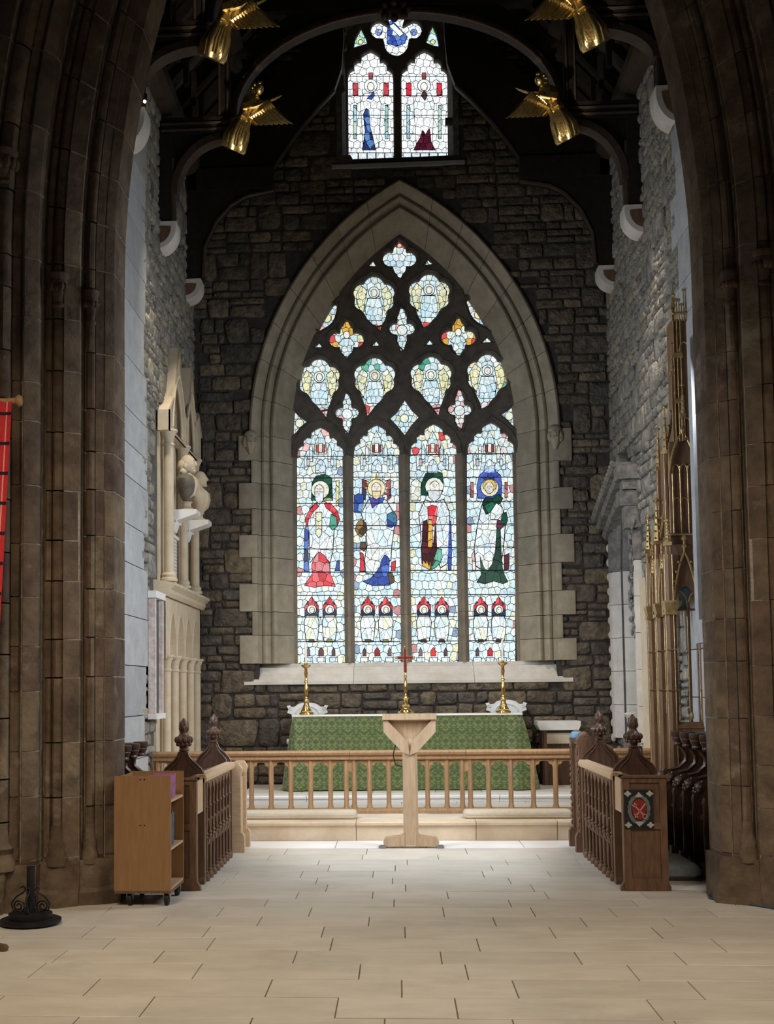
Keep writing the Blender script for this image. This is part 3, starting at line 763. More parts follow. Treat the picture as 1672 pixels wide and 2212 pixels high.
        overlay(1, Q([(72,525),(78,440),(105,380),(160,360),(215,380),(222,440),(218,500),(190,530)]), GRN, 26, 26)
        overlay(1, Q([(5,560),(8,440),(40,415),(72,440),(70,560)]), [(.90,.90,.74), (.86,.90,.80)], 16, 18)
        overlay(1, Q(ell(162, 468, 62, 60)), [(.88,.94,.90), (.90,.92,.80)], 60, 60, 2); overlay(1, Q(ell(165, 472, 31, 40)), SKIN, 60, 60, 3)
        overlay(1, Q([(118,495),(212,495),(200,540),(162,572),(125,540)]), [(.76,.82,.86), (.84,.88,.9)], 30, 30, 4)
        overlay(1, Q([(100,560),(160,575),(225,555),(262,640),(262,800),(250,980),(205,1010),(160,880),(120,880),(78,980),(72,760),(60,650)]), ROBE, 8.5, 34, 2, 1.5)
        overlay(1, Q([(118,605),(150,592),(182,605),(176,690),(160,740),(122,690)]), RED+[(.80,.25,.25)], 20, 24, 3)
        overlay(1, Q([(82,985),(78,880),(86,705),(114,690),(122,800),(152,870),(172,690),(178,880),(160,1000),(120,1008)]), MAR, 18, 26, 3)
        overlay(1, Q([(118,870),(124,690),(144,690),(150,770),(148,870),(134,885)]), GLD, 16, 22, 4)
        overlay(1, Q([(84,1000),(84,960),(100,1010),(112,962),(128,1010),(140,965),(134,1025)]), GLD, 26, 30, 4)
        overlay(1, Q([(130,1030),(168,930),(184,880),(212,890),(204,975),(170,1010)]), LGR+[(.05,.20,.12)], 18, 24, 3)
        overlay(1, Q([(256,1025),(252,900),(258,700),(272,700),(278,900),(274,1025)]), BLU+[(.35,.48,.75)], 20, 26, 2)
    else:
        overlay(1, Q([(72,545),(66,470),(82,395),(112,368),(128,335),(170,335),(196,368),(226,395),(234,470),(228,560)]), BLU+[(.10,.14,.55)], 24, 24)
        overlay(1, Q(ell(152, 475, 60, 60)), [(.92,.90,.66)], 60, 60, 2); overlay(1, Q(ell(152, 462, 46, 42)), [(.82,.62,.20)], 26, 60, 3); overlay(1, Q(ell(150, 478, 29, 38)), SKIN, 60, 60, 4)
        overlay(1, Q([(108,575),(140,545),(212,560),(244,640),(256,720),(240,900),(222,1010),(130,1040),(62,1000),(50,880),(70,740),(90,640)]), ROBE, 8.5, 34, 2, 1.5)
        overlay(1, Q([(104,570),(126,540),(170,548),(212,520),(240,548),(218,585),(186,590),(160,640),(128,655),(110,615)]), GRN+[(.02,.16,.09)], 22, 22, 4)
        overlay(1, Q([(158,640),(196,580),(238,610),(240,650),(205,690),(160,690)]), [(.88,.94,.96)], 20, 24, 5)
        overlay(1, Q([(228,700),(236,650),(262,640),(272,690),(258,730),(240,735)]), GRN, 30, 30, 5)
        overlay(1, Q([(196,740),(205,690),(236,700),(240,735),(220,760)]), [(.14,.03,.06)], 30, 30, 5)
        overlay(1, Q([(200,750),(222,742),(228,900),(236,1010),(250,1060),(272,1105),(240,1118),(180,1100),(120,1118),(66,1108),(96,1060),(86,930),(112,1010),(132,1035),(168,990),(190,900)]), GRN, 17, 24, 5)
        overlay(1, Q([(250,1025),(250,930),(282,915),(280,1020)]), RED+MAR[1:], 18, 24, 2)
        overlay(1, Q([(38,1030),(34,920),(48,900),(58,1030)]), PNK+MAR[1:], 18, 24, 2)
        for s in (34, 262): overlay(1, Q([(s-8,540),(s-8,440),(s+8,440),(s+8,540)]), [(.45,.10,.10), (.62,.20,.16)], 30, 18)

# upper window
UOP = [lancet(752, 849, 117, 352), lancet(867, 966, 117, 352),
       star(856, 78, [(-36,-8,19),(36,-8,19),(0,-30,17),(0,8,28),(0,22,25),(0,0,22)] + tip(2, 50, 6, 30)),
       [(764,108),(768,88),(780,66),(790,86),(794,99),(780,103)], [(920,97),(926,80),(934,60),(943,80),(948,106),(934,103)]]
def PU(p): w = W(p[0], p[1], YU); return (w.x, w.z)
w2 = thing('window_2', (UA.xc, YU, zus), 'small upper window of two bright lancets and a trefoil in the gable', 'window', kind='structure')
MB().plate(UA.outline(.16, 16, zb=zus-.03), [[PU(p) for p in o] for o in UOP], YU-.09, YU+.03, .02).build('tracery', MT['tracery'], w2)
UPROF = [(-.0, YU), (.0, YU-.08), (.06, YE-.03), (.14, YE-.04), (.14, YE+.2)]
for sd in (-1, 1):
    for i in range(4): UA.chunk(UPROF, sd, i/4+.001, (i+1)/4-.001).build('jamb_stone', MT['mortar_side'], w2)
    for i in range(4): UA.chunk(UPROF, sd, 1+i/4+.001, 1+(i+1)/4-.001, 4).build('arch_stone', MT['mortar_side'], w2)
MB().prism([(YU+.05, zus), (YU-.09, zus), (YE-.06, zus-.10), (YE-.06, zus-.15), (YU+.05, zus-.15)], 'x', UA.xc-.95, UA.xc+.95).build('sill_stone', MT['ashlar'], w2)
UPALE = [(.86,.95,1.0), (.93,.98,1.0), (.95,.98,.98), (.88,.95,.96)]
for i in (0, 1):
    o = UOP[i]; x0 = (752, 867)[i]
    ground(2, o, lambda x, y: pick(UPALE), 14, 16)
    c = x0+49
    for s in (-1, 1):
        overlay(2, [(c+s*33-5,206),(c+s*33-5,180),(c+s*33+5,180),(c+s*33+5,206)], [(.72,.03,.06), (.5,.06,.08)], 30, 14)
        overlay(2, [(c+s*34-3,300),(c+s*34-3,228),(c+s*34+3,228),(c+s*34+3,300)], [(.30,.55,.50), (.35,.60,.70), (.45,.6,.5)], 30, 14)
    overlay(2, [(c-4,170),(c-4,158),(c+4,158),(c+4,170)], [(.42,.08,.10)], 30, 30)
    overlay(2, ell(c, 186, 14, 14), UPALE, 40, 40, 2); overlay(2, ell(c, 188, 7, 9), SKIN, 40, 40, 3)
    overlay(2, [(c-14,202),(c+14,202),(c+22,225),(c+20,260),(c+16,320),(c-16,320),(c-20,260),(c-22,225)], UPALE, 14, 18, 2)
    for k in range(5): overlay(2, [(x0+4+k*19,347),(x0+4+k*19,331),(x0+21+k*19,331),(x0+21+k*19,347)], [(.66,.76,.84), (.74,.82,.88)], 40, 40, 2)
    if i == 0:
        overlay(2, [(c-8,214),(c+6,200),(c+8,207),(c+2,216)], BLU, 40, 40, 4)
        overlay(2, [(c-18,325),(c-12,285),(c-16,248),(c-10,235),(c-4,240),(c-3,270),(c+4,295),(c+10,325)], [(.03,.06,.22), (.02,.03,.10), (.10,.22,.50)], 11, 18, 4)
    else:
        overlay(2, [(c-6,208),(c,196),(c+7,206),(c+2,218)], [(.25,.06,.08), (.08,.04,.05)], 40, 40, 4)
        overlay(2, [(c-22,325),(c-14,308),(c-8,298),(c-3,282),(c+3,292),(c+12,278),(c+15,308),(c+24,325)], [(.10,.012,.03), (.06,.008,.02)], 13, 16, 4)
ground(2, UOP[2], lambda x, y: pick(UPALE), 14, 14)
overlay(2, [(836,94),(838,52),(846,44),(880,80),(874,94),(858,100)], BLU+[(.15,.28,.62), (.80,.88,.95)], 11, 11)
overlay(2, [(840,56),(850,52),(872,74),(864,80)], UPALE, 40, 40, 2)
for s in (-1, 1): overlay(2, ell(856+s*38, 70, 7, 7), [(.20,.32,.70), (.40,.50,.80)], 7, 7)
for k in (3, 4):
    ground(2, UOP[k], lambda x, y: pick([(.75,.92,.90), (.45,.75,.55), (.60,.85,.85)]), 16, 16); cx = (779, 935)[k-3]; overlay(2, ell(cx, 91, 5, 5), [(.9,.80,.45)], 40, 40)

def make_glass(w, root, yg, m, lim=300):
    ps = sorted(PANES[w], key=lambda p: -p[0]); dz = .0035
    def geom(mb, poly, layer, th=.003):
        y0 = yg-.004-layer*dz
        a = [W(p[0], p[1], yg) for p in poly]
        mb.rings([[(q.x, y0+th, q.z) for q in a], [(q.x, y0, q.z) for q in a]])
    def paint(o, cols):
        at = o.data.color_attributes.new('col', 'FLOAT_COLOR', 'CORNER'); k = 0; buf = []
        for (n, c) in cols: buf += [c[0], c[1], c[2], 1.0]*n
        at.data.foreach_set('color', buf)
    for a, poly, col, ly in ps[:lim]:
        mb = MB(); geom(mb, poly, ly); o = mb.build('pane', m, root); paint(o, [(len(o.data.loops), col)])
    mb = MB(); cols = []
    for a, poly, col, ly in ps[lim:]:
        if len(poly) < 3: continue
        geom(mb, poly, ly); cols.append((len(poly)*6, col))
    if cols:
        o = mb.build('small_panes', m, root); o['kind'] = 'stuff'; paint(o, cols)
    mb = MB()
    for poly, ly in LEADS[w]:
        a = [W(p[0], p[1], yg) for p in poly]; y0 = yg-.0025-ly*dz
        mb.rings([[(q.x, y0+.002, q.z) for q in a], [(q.x, y0, q.z) for q in a]])
    o = mb.build('lead_lines', MT['lead'], root); o['kind'] = 'stuff'
make_glass(1, w1, YG, GLASS1); make_glass(2, w2, YU, GLASS2)
for i, (x0, x1, top) in enumerate(LANCETS):
    for s in SADDLE[i]:
        v = 900+C*s; a, b = W(x0-2, v, YG-.045), W(x1+2, v, YG-.045)
        MB().tube([a, b], .0065, 6).build('saddle_bar', MT['iron'], w1)
for x0, x1 in ((752, 849), (867, 966)):
    for v in (165, 207, 249, 290, 330):
        MB().tube([W(x0-2, v, YU-.03), W(x1+2, v, YU-.03)], .005, 6).build('saddle_bar', MT['iron'], w2)
for sg_, (u, v) in ((-1, (541, 948)), (1, (1199, 936))):        # carved heads that stop the hood mould
    p = W(u, v, YE-.08); mb = MB()
    mb.ball(p, .085, 12, 9, (.85, .8, 1.15)); mb.ball((p.x, p.y-.06, p.z-.0), .02, 6, 5, (.8, 1, 1.6)); mb.ball((p.x, p.y+.02, p.z+.05), .10, 10, 7, (1, .8, .8))
    for s in (-1, 1): mb.ball((p.x+s*.03, p.y-.062, p.z+.02), .014, 6, 5); mb.ball((p.x+s*.075, p.y, p.z-.04), .05, 8, 6, (.7, .8, 1.6))
    mb.ball((p.x, p.y-.055, p.z-.045), .022, 6, 5, (1.5, .6, .5)); mb.lathe([(.02,-.22),(.06,-.12),(.085,-.06)], p, 8)
    mb.build('label_stop_head', MT['buff'], w1, smooth=True)

# ================================================================== chancel arch: moulded piers built of stones
CA = Arch(.012, 2.288, 0, 4.9, 0, R=8.6)
def shaft(cx, cy_, r, n=8): return [(cx+r*math.cos(PI+PI*i/n), cy_+r*math.sin(PI+PI*i/n)) for i in range(n+1)]
YB = 9.95
GRP = [
    [(0,YB),(0,9.575),(.006,9.566),(.060,9.525),(.065,9.545),(.072,9.517),(.125,9.477),(.13,9.49),(.13,YB)],
    [(.13,YB),(.13,9.50)] + shaft(.165,9.475,.034) + [(.203,9.50),(.215,9.505),(.225,9.47),(.225,YB)],
    [(.225,YB),(.225,9.42),(.232,9.398),(.335,9.318),(.34,9.335),(.34,YB)],
    [(.34,YB),(.34,9.40)] + shaft(.385,9.35,.042) + [(.43,9.335)] + shaft(.452,9.325,.022, 5) + [(.478,9.37),(.5,9.37),(.5,YB)],
    [(.5,YB),(.5,9.215),(.508,9.192),(.588,9.127),(.595,9.14),(.595,YB)],
    [(.595,YB),(.595,9.20),(.612,9.205),(.628,9.15),(.675,9.115),(.68,9.14),(.68,YB)],
    [(.68,YB),(.68,9.15)] + shaft(.745,9.09,.062) + [(.81,9.15),(.81,YB)],
    [(.81,YB),(.81,9.05),(.83,9.0),(2.7,9.0),(2.7,YB)],
]
FACE = [(0.004,YB),(.004,9.60),(.125,9.505),(.13,9.525),(.22,9.525),(.23,9.42),(.335,9.345),(.345,9.42),(.495,9.40),(.505,9.22),(.59,9.155),(.6,9.22),(.67,9.15),(.685,9.19),(.805,9.19),(.82,9.03),(2.7,9.03),(2.7,YB)]
TOPT = 1.62
for sd, nm, lb in ((-1, 'wall_arch_left', 'left pier of the chancel arch, brown moulded sandstone with pale joints'), (1, 'wall_arch_right', 'right pier of the chancel arch, brown moulded sandstone')):
    FC = [(o, yy-(.018 if yy < YB else 0)) for o, yy in FACE]
    pr = CA.chunk(FC, sd, 0, 1); pr2 = CA.chunk(FC, sd, 1, TOPT, 16); pr.add(pr2.v, pr2.f)
    pw = tag(pr.build(nm, MT['pier_mortar']), lb, 'pier', kind='structure')
    L1 = CA.zs
    cuts = {}
    for gi, g in enumerate(GRP):
        key = [0, 0, 1, 1, 2, 2, 3, 4][gi]
        if key not in cuts:
            z = [.0, .36]
            while z[-1] < L1-.2: z.append(z[-1]+rr(.28, .50))
            z[-1] = L1
            t = [q/L1 for q in z]; s = 1
            th = math.acos((CA.R-CA.a)/CA.R)*CA.R
            while s < TOPT: s += rr(.36, .52)/th; t.append(min(s, TOPT))
            cuts[key] = t
        t = cuts[key]
        for a, b in zip(t, t[1:]):
            if b-a < .01: continue
            gp = .0022 if sd < 0 else .0012
            if a < 1 <= b - 1e-6: continue
            q = [(o, yy+rr(-.004, .004)) for o, yy in g]
            CA.chunk(q, sd, a+gp*.5, b-gp*.5, 1 if b <= 1 else 3).build('stone', MT['pier'], pw, smooth=True, ang=.6)
    # capitals and bell-shaped bases of the small shafts, and the weathered plinth
    for o, yy, r, zc in ((.165, 9.475, .034, 4.62), (.385, 9.35, .045, 4.72), (.745, 9.09, .062, 5.6)):
        x = CA.pt(sd, o, .9)[0]; mb = MB()
        mb.lathe([(r*1.1,-.16),(r*1.3,-.15),(r*1.3,-.135),(r*1.05,-.12),(r*1.25,-.04),(r*1.75,.04),(r*1.6,.06),(r*1.85,.08),(r*1.85,.11),(r*1.1,.13)], (x, yy, zc), 12)
        for k in range(7):
            a = PI+PI*k/6; mb.ball((x+r*1.5*math.cos(a), yy+r*1.5*math.sin(a), zc+.0), r*.55, 7, 5, (1, 1, 1.5))
        mb.build('capital', MT['pier'], pw, smooth=True)
        mb = MB().lathe([(r*2.0,.30),(r*2.0,.36),(r*1.5,.42),(r*1.7,.46),(r*1.25,.50),(r*1.05,.60)], (CA.pt(sd, o, 0)[0], yy, 0), 12)
        mb.build('shaft_base', MT['pier'], pw, smooth=True)
    PL = [[(-.035,YB),(-.035,9.54),(.10,9.43),(.225,9.40),(.225,YB)], [(.225,YB),(.22,9.38),(.35,9.27),(.49,9.27),(.49,YB)], [(.49,YB),(.49,9.16),(.60,9.07),(.68,9.05),(.68,YB)], [(.68,YB),(.68,9.0),(.82,8.95),(1.6,8.95),(1.6,YB)]]
    for q in PL:
        mb = MB(); n = 5; rg = []
        for i, (z, e) in enumerate(((0, .035), (.10, .03), (.13, .0), (.24, -.004), (.33, -.012))):
            rg.append([(CA.xc+sd*(CA.a+o-(e if o < .1 and o > -.2 and yy < YB else 0)), yy-(e if yy < YB else 0)+rr(-.008, .008)*(yy < YB), z+rr(-.01, .01)*(i > 0)) for o, yy in q])
        mb.rings(rg).build('plinth_stone', MT['pier'], pw, smooth=True, ang=.5)

# ================================================================== roof
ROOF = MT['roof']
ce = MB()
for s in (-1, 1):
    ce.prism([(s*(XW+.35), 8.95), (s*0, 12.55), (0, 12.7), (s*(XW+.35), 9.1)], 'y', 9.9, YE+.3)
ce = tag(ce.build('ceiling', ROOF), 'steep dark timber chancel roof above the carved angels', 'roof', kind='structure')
for s in (-1, 1):
    for k in range(13):
        yy = 10.6+k*.52
        a, b = Vector((s*(XW+.2), yy, 8.93)), Vector((s*.06, yy, 12.4))
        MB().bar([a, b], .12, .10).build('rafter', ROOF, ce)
    for x, z in ((s*2.05, 9.95), (s*1.05, 11.1)):
        MB().box(x-.07, x+.07, 10, YE-.02, z-.09, z+.09).build('purlin', MT['brace'], ce)
    MB().prism([(s*XW, 8.75), (s*(XW-.16), 8.80), (s*(XW-.22), 8.90), (s*(XW-.22), 9.05), (s*XW, 9.05)], 'y', 10, YE-.02).build('wall_plate', MT['brace'], ce)
    for k in range(8):
        yy = 12.9+k*.6; MB().box(s*(XW-.40)-.03, s*(XW-.40)+.03, yy-.05, yy+.05, 9.0, 9.45).build('ashlar_strut', ROOF, ce)

def quarter(x0, z0, x1, z1, n=12, side=1):
    """quarter ellipse leaving (x0,z0) upright and reaching (x1,z1) level"""
    return [(x1+(x0-x1)*math.cos(PI/2*i/n), z0+(z1-z0)*math.sin(PI/2*i/n)) for i in range(n+1)]
def truss(yy, zc, zh, xh, ck, label, top=True):
    t = thing('roof_truss', (0, yy, zc), label, 'roof truss', 'hammerbeam trusses of the chancel roof')
    for s in (-1, 1):
        MB().box(s*(XW-.09)-.08, s*(XW-.09)+.08, yy-.12, yy+.12, zc, zh).build('wall_post', ROOF, t)
        for d in (-.07, .0, .07): MB().box(s*(XW-.19)-.015, s*(XW-.19)+.015, yy+d-.015, yy+d+.015, zc+.02, zh-.3).build('post_moulding', MT['brace'], t)
        MB().prism([(s*XW, zh), (s*xh, zh), (s*xh, zh+.06), (s*(xh+.02), zh+.08), (s*(xh+.02), zh+.20), (s*XW, zh+.20)], 'y', yy-.11, yy+.11).build('hammer_beam', ROOF, t)
        for z in (zh+.04, zh+.12): MB().tube([(s*(XW-.05), yy-.115, z), (s*(xh+.03), yy-.115, z)], .018, 6).build('beam_moulding', MT['brace'], t, smooth=True)
        MB().box(s*(xh+.05)-.07, s*(xh+.05)+.07, yy-.10, yy+.10, zh-.10, zh+.10).build('beam_end', MT['oak_brown'], t)
        q = quarter(s*(XW-.20), zc+.35, s*(xh+.06), zh-.04)
        MB().bar([(x, yy, z) for x, z in q], .085, .20).build('lower_brace', MT['brace'], t, smooth=True)
        MB().prism(q + [(s*(xh+.06), zh+.02), (s*(XW-.1), zh+.02), (s*(XW-.1), zc+.35)], 'y', yy-.03, yy+.03).build('spandrel', ROOF, t)
        if top:
            MB().box(s*(xh+.10)-.07, s*(xh+.10)+.07, yy-.08, yy+.08, zh+.20, 10.6).build('hammer_post', ROOF, t)
            for d in (-.05, .05): MB().tube([(s*(xh+.10)+d, yy-.09, zh+.22), (s*(xh+.10)+d, yy-.09, 10.4)], .014, 6).build('post_moulding', MT['brace'], t)
            q = quarter(s*(xh-.02), zh+.18, 0, zh+ck, 16)
            MB().bar([(x, yy, z) for x, z in q], .075, .17).build('arch_brace', MT['brace'], t, smooth=True)
            q2 = quarter(s*(xh+.02), zh+.18, 0, zh+ck+.04, 16)
            MB().bar([(x, yy-.09, z) for x, z in quarter(s*(xh-.05), zh+.18, 0, zh+ck-.03, 16)], .022, .03).build('brace_moulding', MT['oak_brown'], t, smooth=True)
            MB().prism(q2 + [(0, zh+ck+.10), (s*1.2, zh+ck+.10), (s*(xh+.02), zh+1.0)], 'y', yy-.02, yy+.02).build('spandrel', ROOF, t)
    if top:
        MB().box(-1.7, 1.7, yy-.10, yy+.10, zh+ck+.04, zh+ck+.28).build('collar_beam', ROOF, t)
        mb = MB().ball((0, yy-.06, zh+ck-.03), .12, 12, 8, (1.5, .6, .7)); 
        for k in range(8): mb.ball((.17*math.cos(k*PI/4), yy-.12, zh+ck-.03+.10*math.sin(k*PI/4)), .05, 7, 5)
        mb.build('carved_boss', MT['brace'], t, smooth=True)
        for s in (-1, 1): MB().bar([(s*(XW+.1), yy, 9.0), (s*.05, yy, 12.3)], .2, .2).build('principal_rafter', ROOF, t)
    return t
Y1, Y2, Y3 = 13.1, 15.0, 16.95
zh1, zh2 = W(450, 92, Y1).z, W(500, 292, Y2).z
ZC = {Y1: (W(300, 322, Y1).z, W(300, 246, Y1).z), Y2: (W(362, 546, Y2).z, W(362, 488, Y2).z), Y3: (W(420, 655, Y3).z, W(420, 610, Y3).z)}
truss(Y1, ZC[Y1][1], zh1, 2.03, 1.5, 'nearer dark hammerbeam truss bearing the two foremost angels')
truss(Y2, ZC[Y2][1], zh2, 2.03, W(860, 28, Y2).z-zh2, 'farther dark hammerbeam truss whose arch crosses the top of the upper window')
t3 = thing('roof_truss', (0, Y3, ZC[Y3][1]), 'dark curved timber truss close to the east wall', 'roof truss', 'hammerbeam trusses of the chancel roof')
PL_ = lambda L: [(abs(W(u, v, Y3).x), W(u, v, Y3).z) for u, v in L]
low3 = PL_([(440,600),(444,535),(468,482),(500,446),(532,427),(592,414)]); up3 = PL_([(592,366),(618,325),(650,280),(690,232),(722,198),(738,150),(742,90),(742,20)])
for s in (-1, 1):
    low = [(s*x, z) for x, z in low3]; up = [(s*x, z) for x, z in up3]
    MB().prism([(s*2.95, low3[0][1]-.05)] + low + up + [(s*2.95, 8.95)], 'y', Y3-.04, Y3+.08).build('spandrel', ROOF, t3)
    MB().tube([(x, Y3-.05, z) for x, z in low], .028, 6).build('brace_moulding', MT['brace'], t3, smooth=True)
    MB().tube([(x, Y3-.05, z) for x, z in up[:5]], .028, 6).build('brace_moulding', MT['brace'], t3, smooth=True)
    MB().box(s*2.86-.08, s*2.86+.08, Y3-.12, Y3+.10, ZC[Y3][1], up3[0][1]).build('wall_post', ROOF, t3)
    MB().box(min(s*2.9, s*up3[0][0]), max(s*2.9, s*up3[0][0]), Y3-.12, Y3+.05, low3[-1][1]+.02, up3[0][1]).build('hammer_beam', ROOF, t3)

# ---- stone corbels under the wall posts
for (yy, z0, z1, nm) in ((Y1, *ZC[Y1], 'foremost truss'), (Y2, *ZC[Y2], 'second truss'), (Y3, *ZC[Y3], 'truss near the east wall')):
    for s in (-1, 1):
        h = z1-z0; d = .24
        q = [(s*(XW+.04), z1), (s*(XW-d), z1), (s*(XW-d), z1-.07)] + [(s*(XW-d*math.cos(PI/2*i/8)), z1-.07-(h-.07)*math.sin(PI/2*i/8)) for i in range(1, 9)] + [(s*(XW+.04), z0)]
        o = thing('corbel', (s*XW, yy, z0), 'curved stone corbel with its lit curve coloured pale, on the %s wall carrying the %s' % ('left' if s < 0 else 'right', nm), 'corbel', 'stone corbels under the roof posts')
        MB().prism(q, 'y', yy-.16, yy+.16).build('bracket', MT['sill'], o, smooth=True, ang=.5)  # light from below is put into the pale colour of the curve
        MB().prism([(s*(XW+.02), z1-.06)] + [(s*(XW-(d-.06)*math.cos(PI/2*i/8)), z1-.07-(h-.13)*math.sin(PI/2*i/8)) for i in range(9)], 'y', yy-.172, yy-.155).build('face', MT['oak_brown'], o)  # west side browner: its shade is put into the colour
# little spot lamp beside the nearest corbel on the left
p = W(313, 216, 12.88); lo = thing('spot_lamp', p, 'tiny bright spot lamp above the nearest corbel on the left', 'lamp')
MB().lathe([(.012,-.02),(.025,0),(.028,.06),(.02,.07)], p, 10).build('housing', MT['iron'], lo, smooth=True); MB().ball((p.x, p.y-.01, p.z-.022), .018, 8, 6).build('bulb', MT['glow'], lo)
MB().box(-XW-.02, p.x, p.y+.01, p.y+.03, p.z+.03, p.z+.05).build('arm', MT['iron'], lo)

# ---- gilded angels on the beam ends
def angel(root_loc, s, label):
    """s = +1: leans to the right. Local metres around the beam end, body leaning out over the chancel"""
    ox, oy, oz = root_loc
    a = thing('carved_angel', root_loc, label, 'angel', 'gilded angels on the roof beams')
    T = lambda x, z, y=0: (ox+s*x, oy+y, oz+z)
    ax = [(.02,-.30,-.02,.14,.10), (.035,-.27,-.03,.155,.11), (.075,-.18,-.05,.15,.12), (.12,-.08,-.06,.125,.11), (.17,.03,-.07,.095,.09), (.205,.10,-.08,.085,.08), (.25,.19,-.09,.105,.09), (.295,.27,-.10,.11,.085), (.325,.32,-.11,.06,.06), (.335,.34,-.115,.045,.045)]
    mb = MB(); rg = []; n = 28
    for k, (x, z, y, rx, ry) in enumerate(ax):
        i0 = max(k-1, 0); i1 = min(k+1, len(ax)-1)
        t = Vector((ax[i1][0]-ax[i0][0], ax[i1][2]-ax[i0][2], ax[i1][1]-ax[i0][1])).normalized()
        u = Vector((t.z, 0, -t.x)).normalized(); v = t.cross(u)
        fold = .16 if k < 4 else (.08 if k < 7 else .03)
        rg.append([T(*(lambda q: (x+q.x, z+q.z, y+q.y))((u*rx*math.cos(2*PI*i/n)+v*ry*math.sin(2*PI*i/n))*(1+fold*math.sin(i*2*PI/n*7+k*.5)))) for i in range(n)])
    mb.rings(rg).build('robe', MT['gold'], a, smooth=True, ang=1.2)
    h = MB().ball(T(.375, .40, -.13), .062, 12, 9, (.9, .95, 1.15)); h.ball(T(.40, .385, -.185), .014, 6, 5)
    h.build('head', MT['gold'], a, smooth=True)
    hr = MB()
    for k in range(14): hr.ball(T(.345+.06*math.cos(k*1.1), .425+.05*math.sin(k*1.7), -.11+.05*math.sin(k)), .026, 7, 5)
    hr.build('hair', MT['gold'], a, smooth=True)
    for q in (-1, 1):
        MB().tube([T(.285+q*.05, .27, -.11-.02*q), T(.30+q*.09, .17, -.18), T(.24+q*.02, .12, -.22)], [.04, .034, .024], 8).build('arm', MT['gold'], a, smooth=True)
    sh = MB().prism([(T(.19,.10)[0],T(.19,.10)[2]),(T(.31,.13)[0],T(.31,.13)[2]),(T(.29,.20)[0],T(.29,.20)[2]),(T(.18,.17)[0],T(.18,.17)[2])], 'y', oy-.255, oy-.225); sh.build('shield', MT['gold'], a)
    MB().tube([T(.10,.06,-.10), T(.17,.045,-.17), T(.24,.005,-.15)], .022, 8).build('sash', MT['gold'], a, smooth=True)
    for j in range(6):
        f = (j+.5)/6; x0 = -.07+.20*f
        MB().tube([T(x0+.02, -.29+.02*math.sin(j), -.10-.02*math.sin(PI*f)), T(x0+.055, -.17, -.165+.04*abs(f-.5)), T(x0*.8+.12, -.03, -.16+.04*abs(f-.5))], [.022, .018, .010], 6).build('robe_fold', MT['gold'], a, smooth=True)
    def wing(R0, R1, T0, T1, y0, y1, n, w, label):
        wr = MB(); R0, R1, T0, T1 = map(Vector, (R0, R1, T0, T1))
        pts = [R0.lerp(R1, k/6) + Vector((0, .03*math.sin(PI*k/6))) for k in range(7)]
        wr.tube([T(p.x, p.y, y0+(y1-y0)*k/6*.6) for k, p in enumerate(pts)], [.03, .042, .045, .042, .036, .03, .014], 8)
        wo = wr.build('wing', MT['gold'], a, smooth=True)
        for k in range(n):
            f = k/(n-1); r = R0.lerp(R1, f); t = T0.lerp(T1, f) + (Vector((0, -.0)))
            ya, yb = y0+(y1-y0)*f*.6, y0+(y1-y0)*(.4+.6*f)
            d = (t-r); ln = d.length; d.normalize(); q = Vector((-d.y, d.x)); rg = []
            for g, ww in ((0, .6), (.3, 1), (.7, 1), (.9, .75), (1.0, .15)):
                c = r+d*ln*g - q*.02*math.sin(PI*g); yy = ya+(yb-ya)*g
                rg.append([T(c.x-q.x*w*ww, c.y-q.y*w*ww, yy), T(c.x, c.y, yy-.014), T(c.x+q.x*w*ww, c.y+q.y*w*ww, yy), T(c.x, c.y, yy+.008)])
            MB().rings(rg).build('feather', MT['gold'], wo)
        for k in range(n+2):
            f = k/(n+1); r = R0.lerp(R1, f); t = r.lerp(T0.lerp(T1, f), .30); yy = y0+(y1-y0)*f*.6-.018
            MB().tube([T(r.x, r.y, yy), T((r.x+t.x)/2, (r.y+t.y)/2, yy-.012), T(t.x, t.y, yy)], [.02, .022, .006], 6).build('covert_feather', MT['gold'], wo, smooth=True)
    wing((.27,.06), (.49,.20), (.36,-.08), (.80,-.13), -.12, -.28, 8, .027, 'near')
    wing((.10,.13), (.27,.37), (.26,.33), (.62,.52), .08, .30, 8, .017, 'far')
    return a
for (u, v, yy, s, lb) in ((497, 274, 14.88, 1, 'gilded angel on the farther beam, left of the upper window'), (1232, 250, 14.88, -1, 'gilded angel on the farther beam, right of the upper window'),
                         (450, 70, 12.96, 1, 'gilded angel high on the nearer beam at the upper left'), (1292, 42, 12.96, -1, 'gilded angel high on the nearer beam at the upper right')):
    p = W(u, v, yy); angel((p.x, yy, p.z), s, lb)
    # picture lamp of the angels: a small spot on the wall plate below
    spot('angel_lamp', (p.x*.75+s*.5, yy-1.2, p.z-1.3), (p.x+s*.25, yy, p.z+.05), 115, (1, .90, .70), 28, .5, .03)

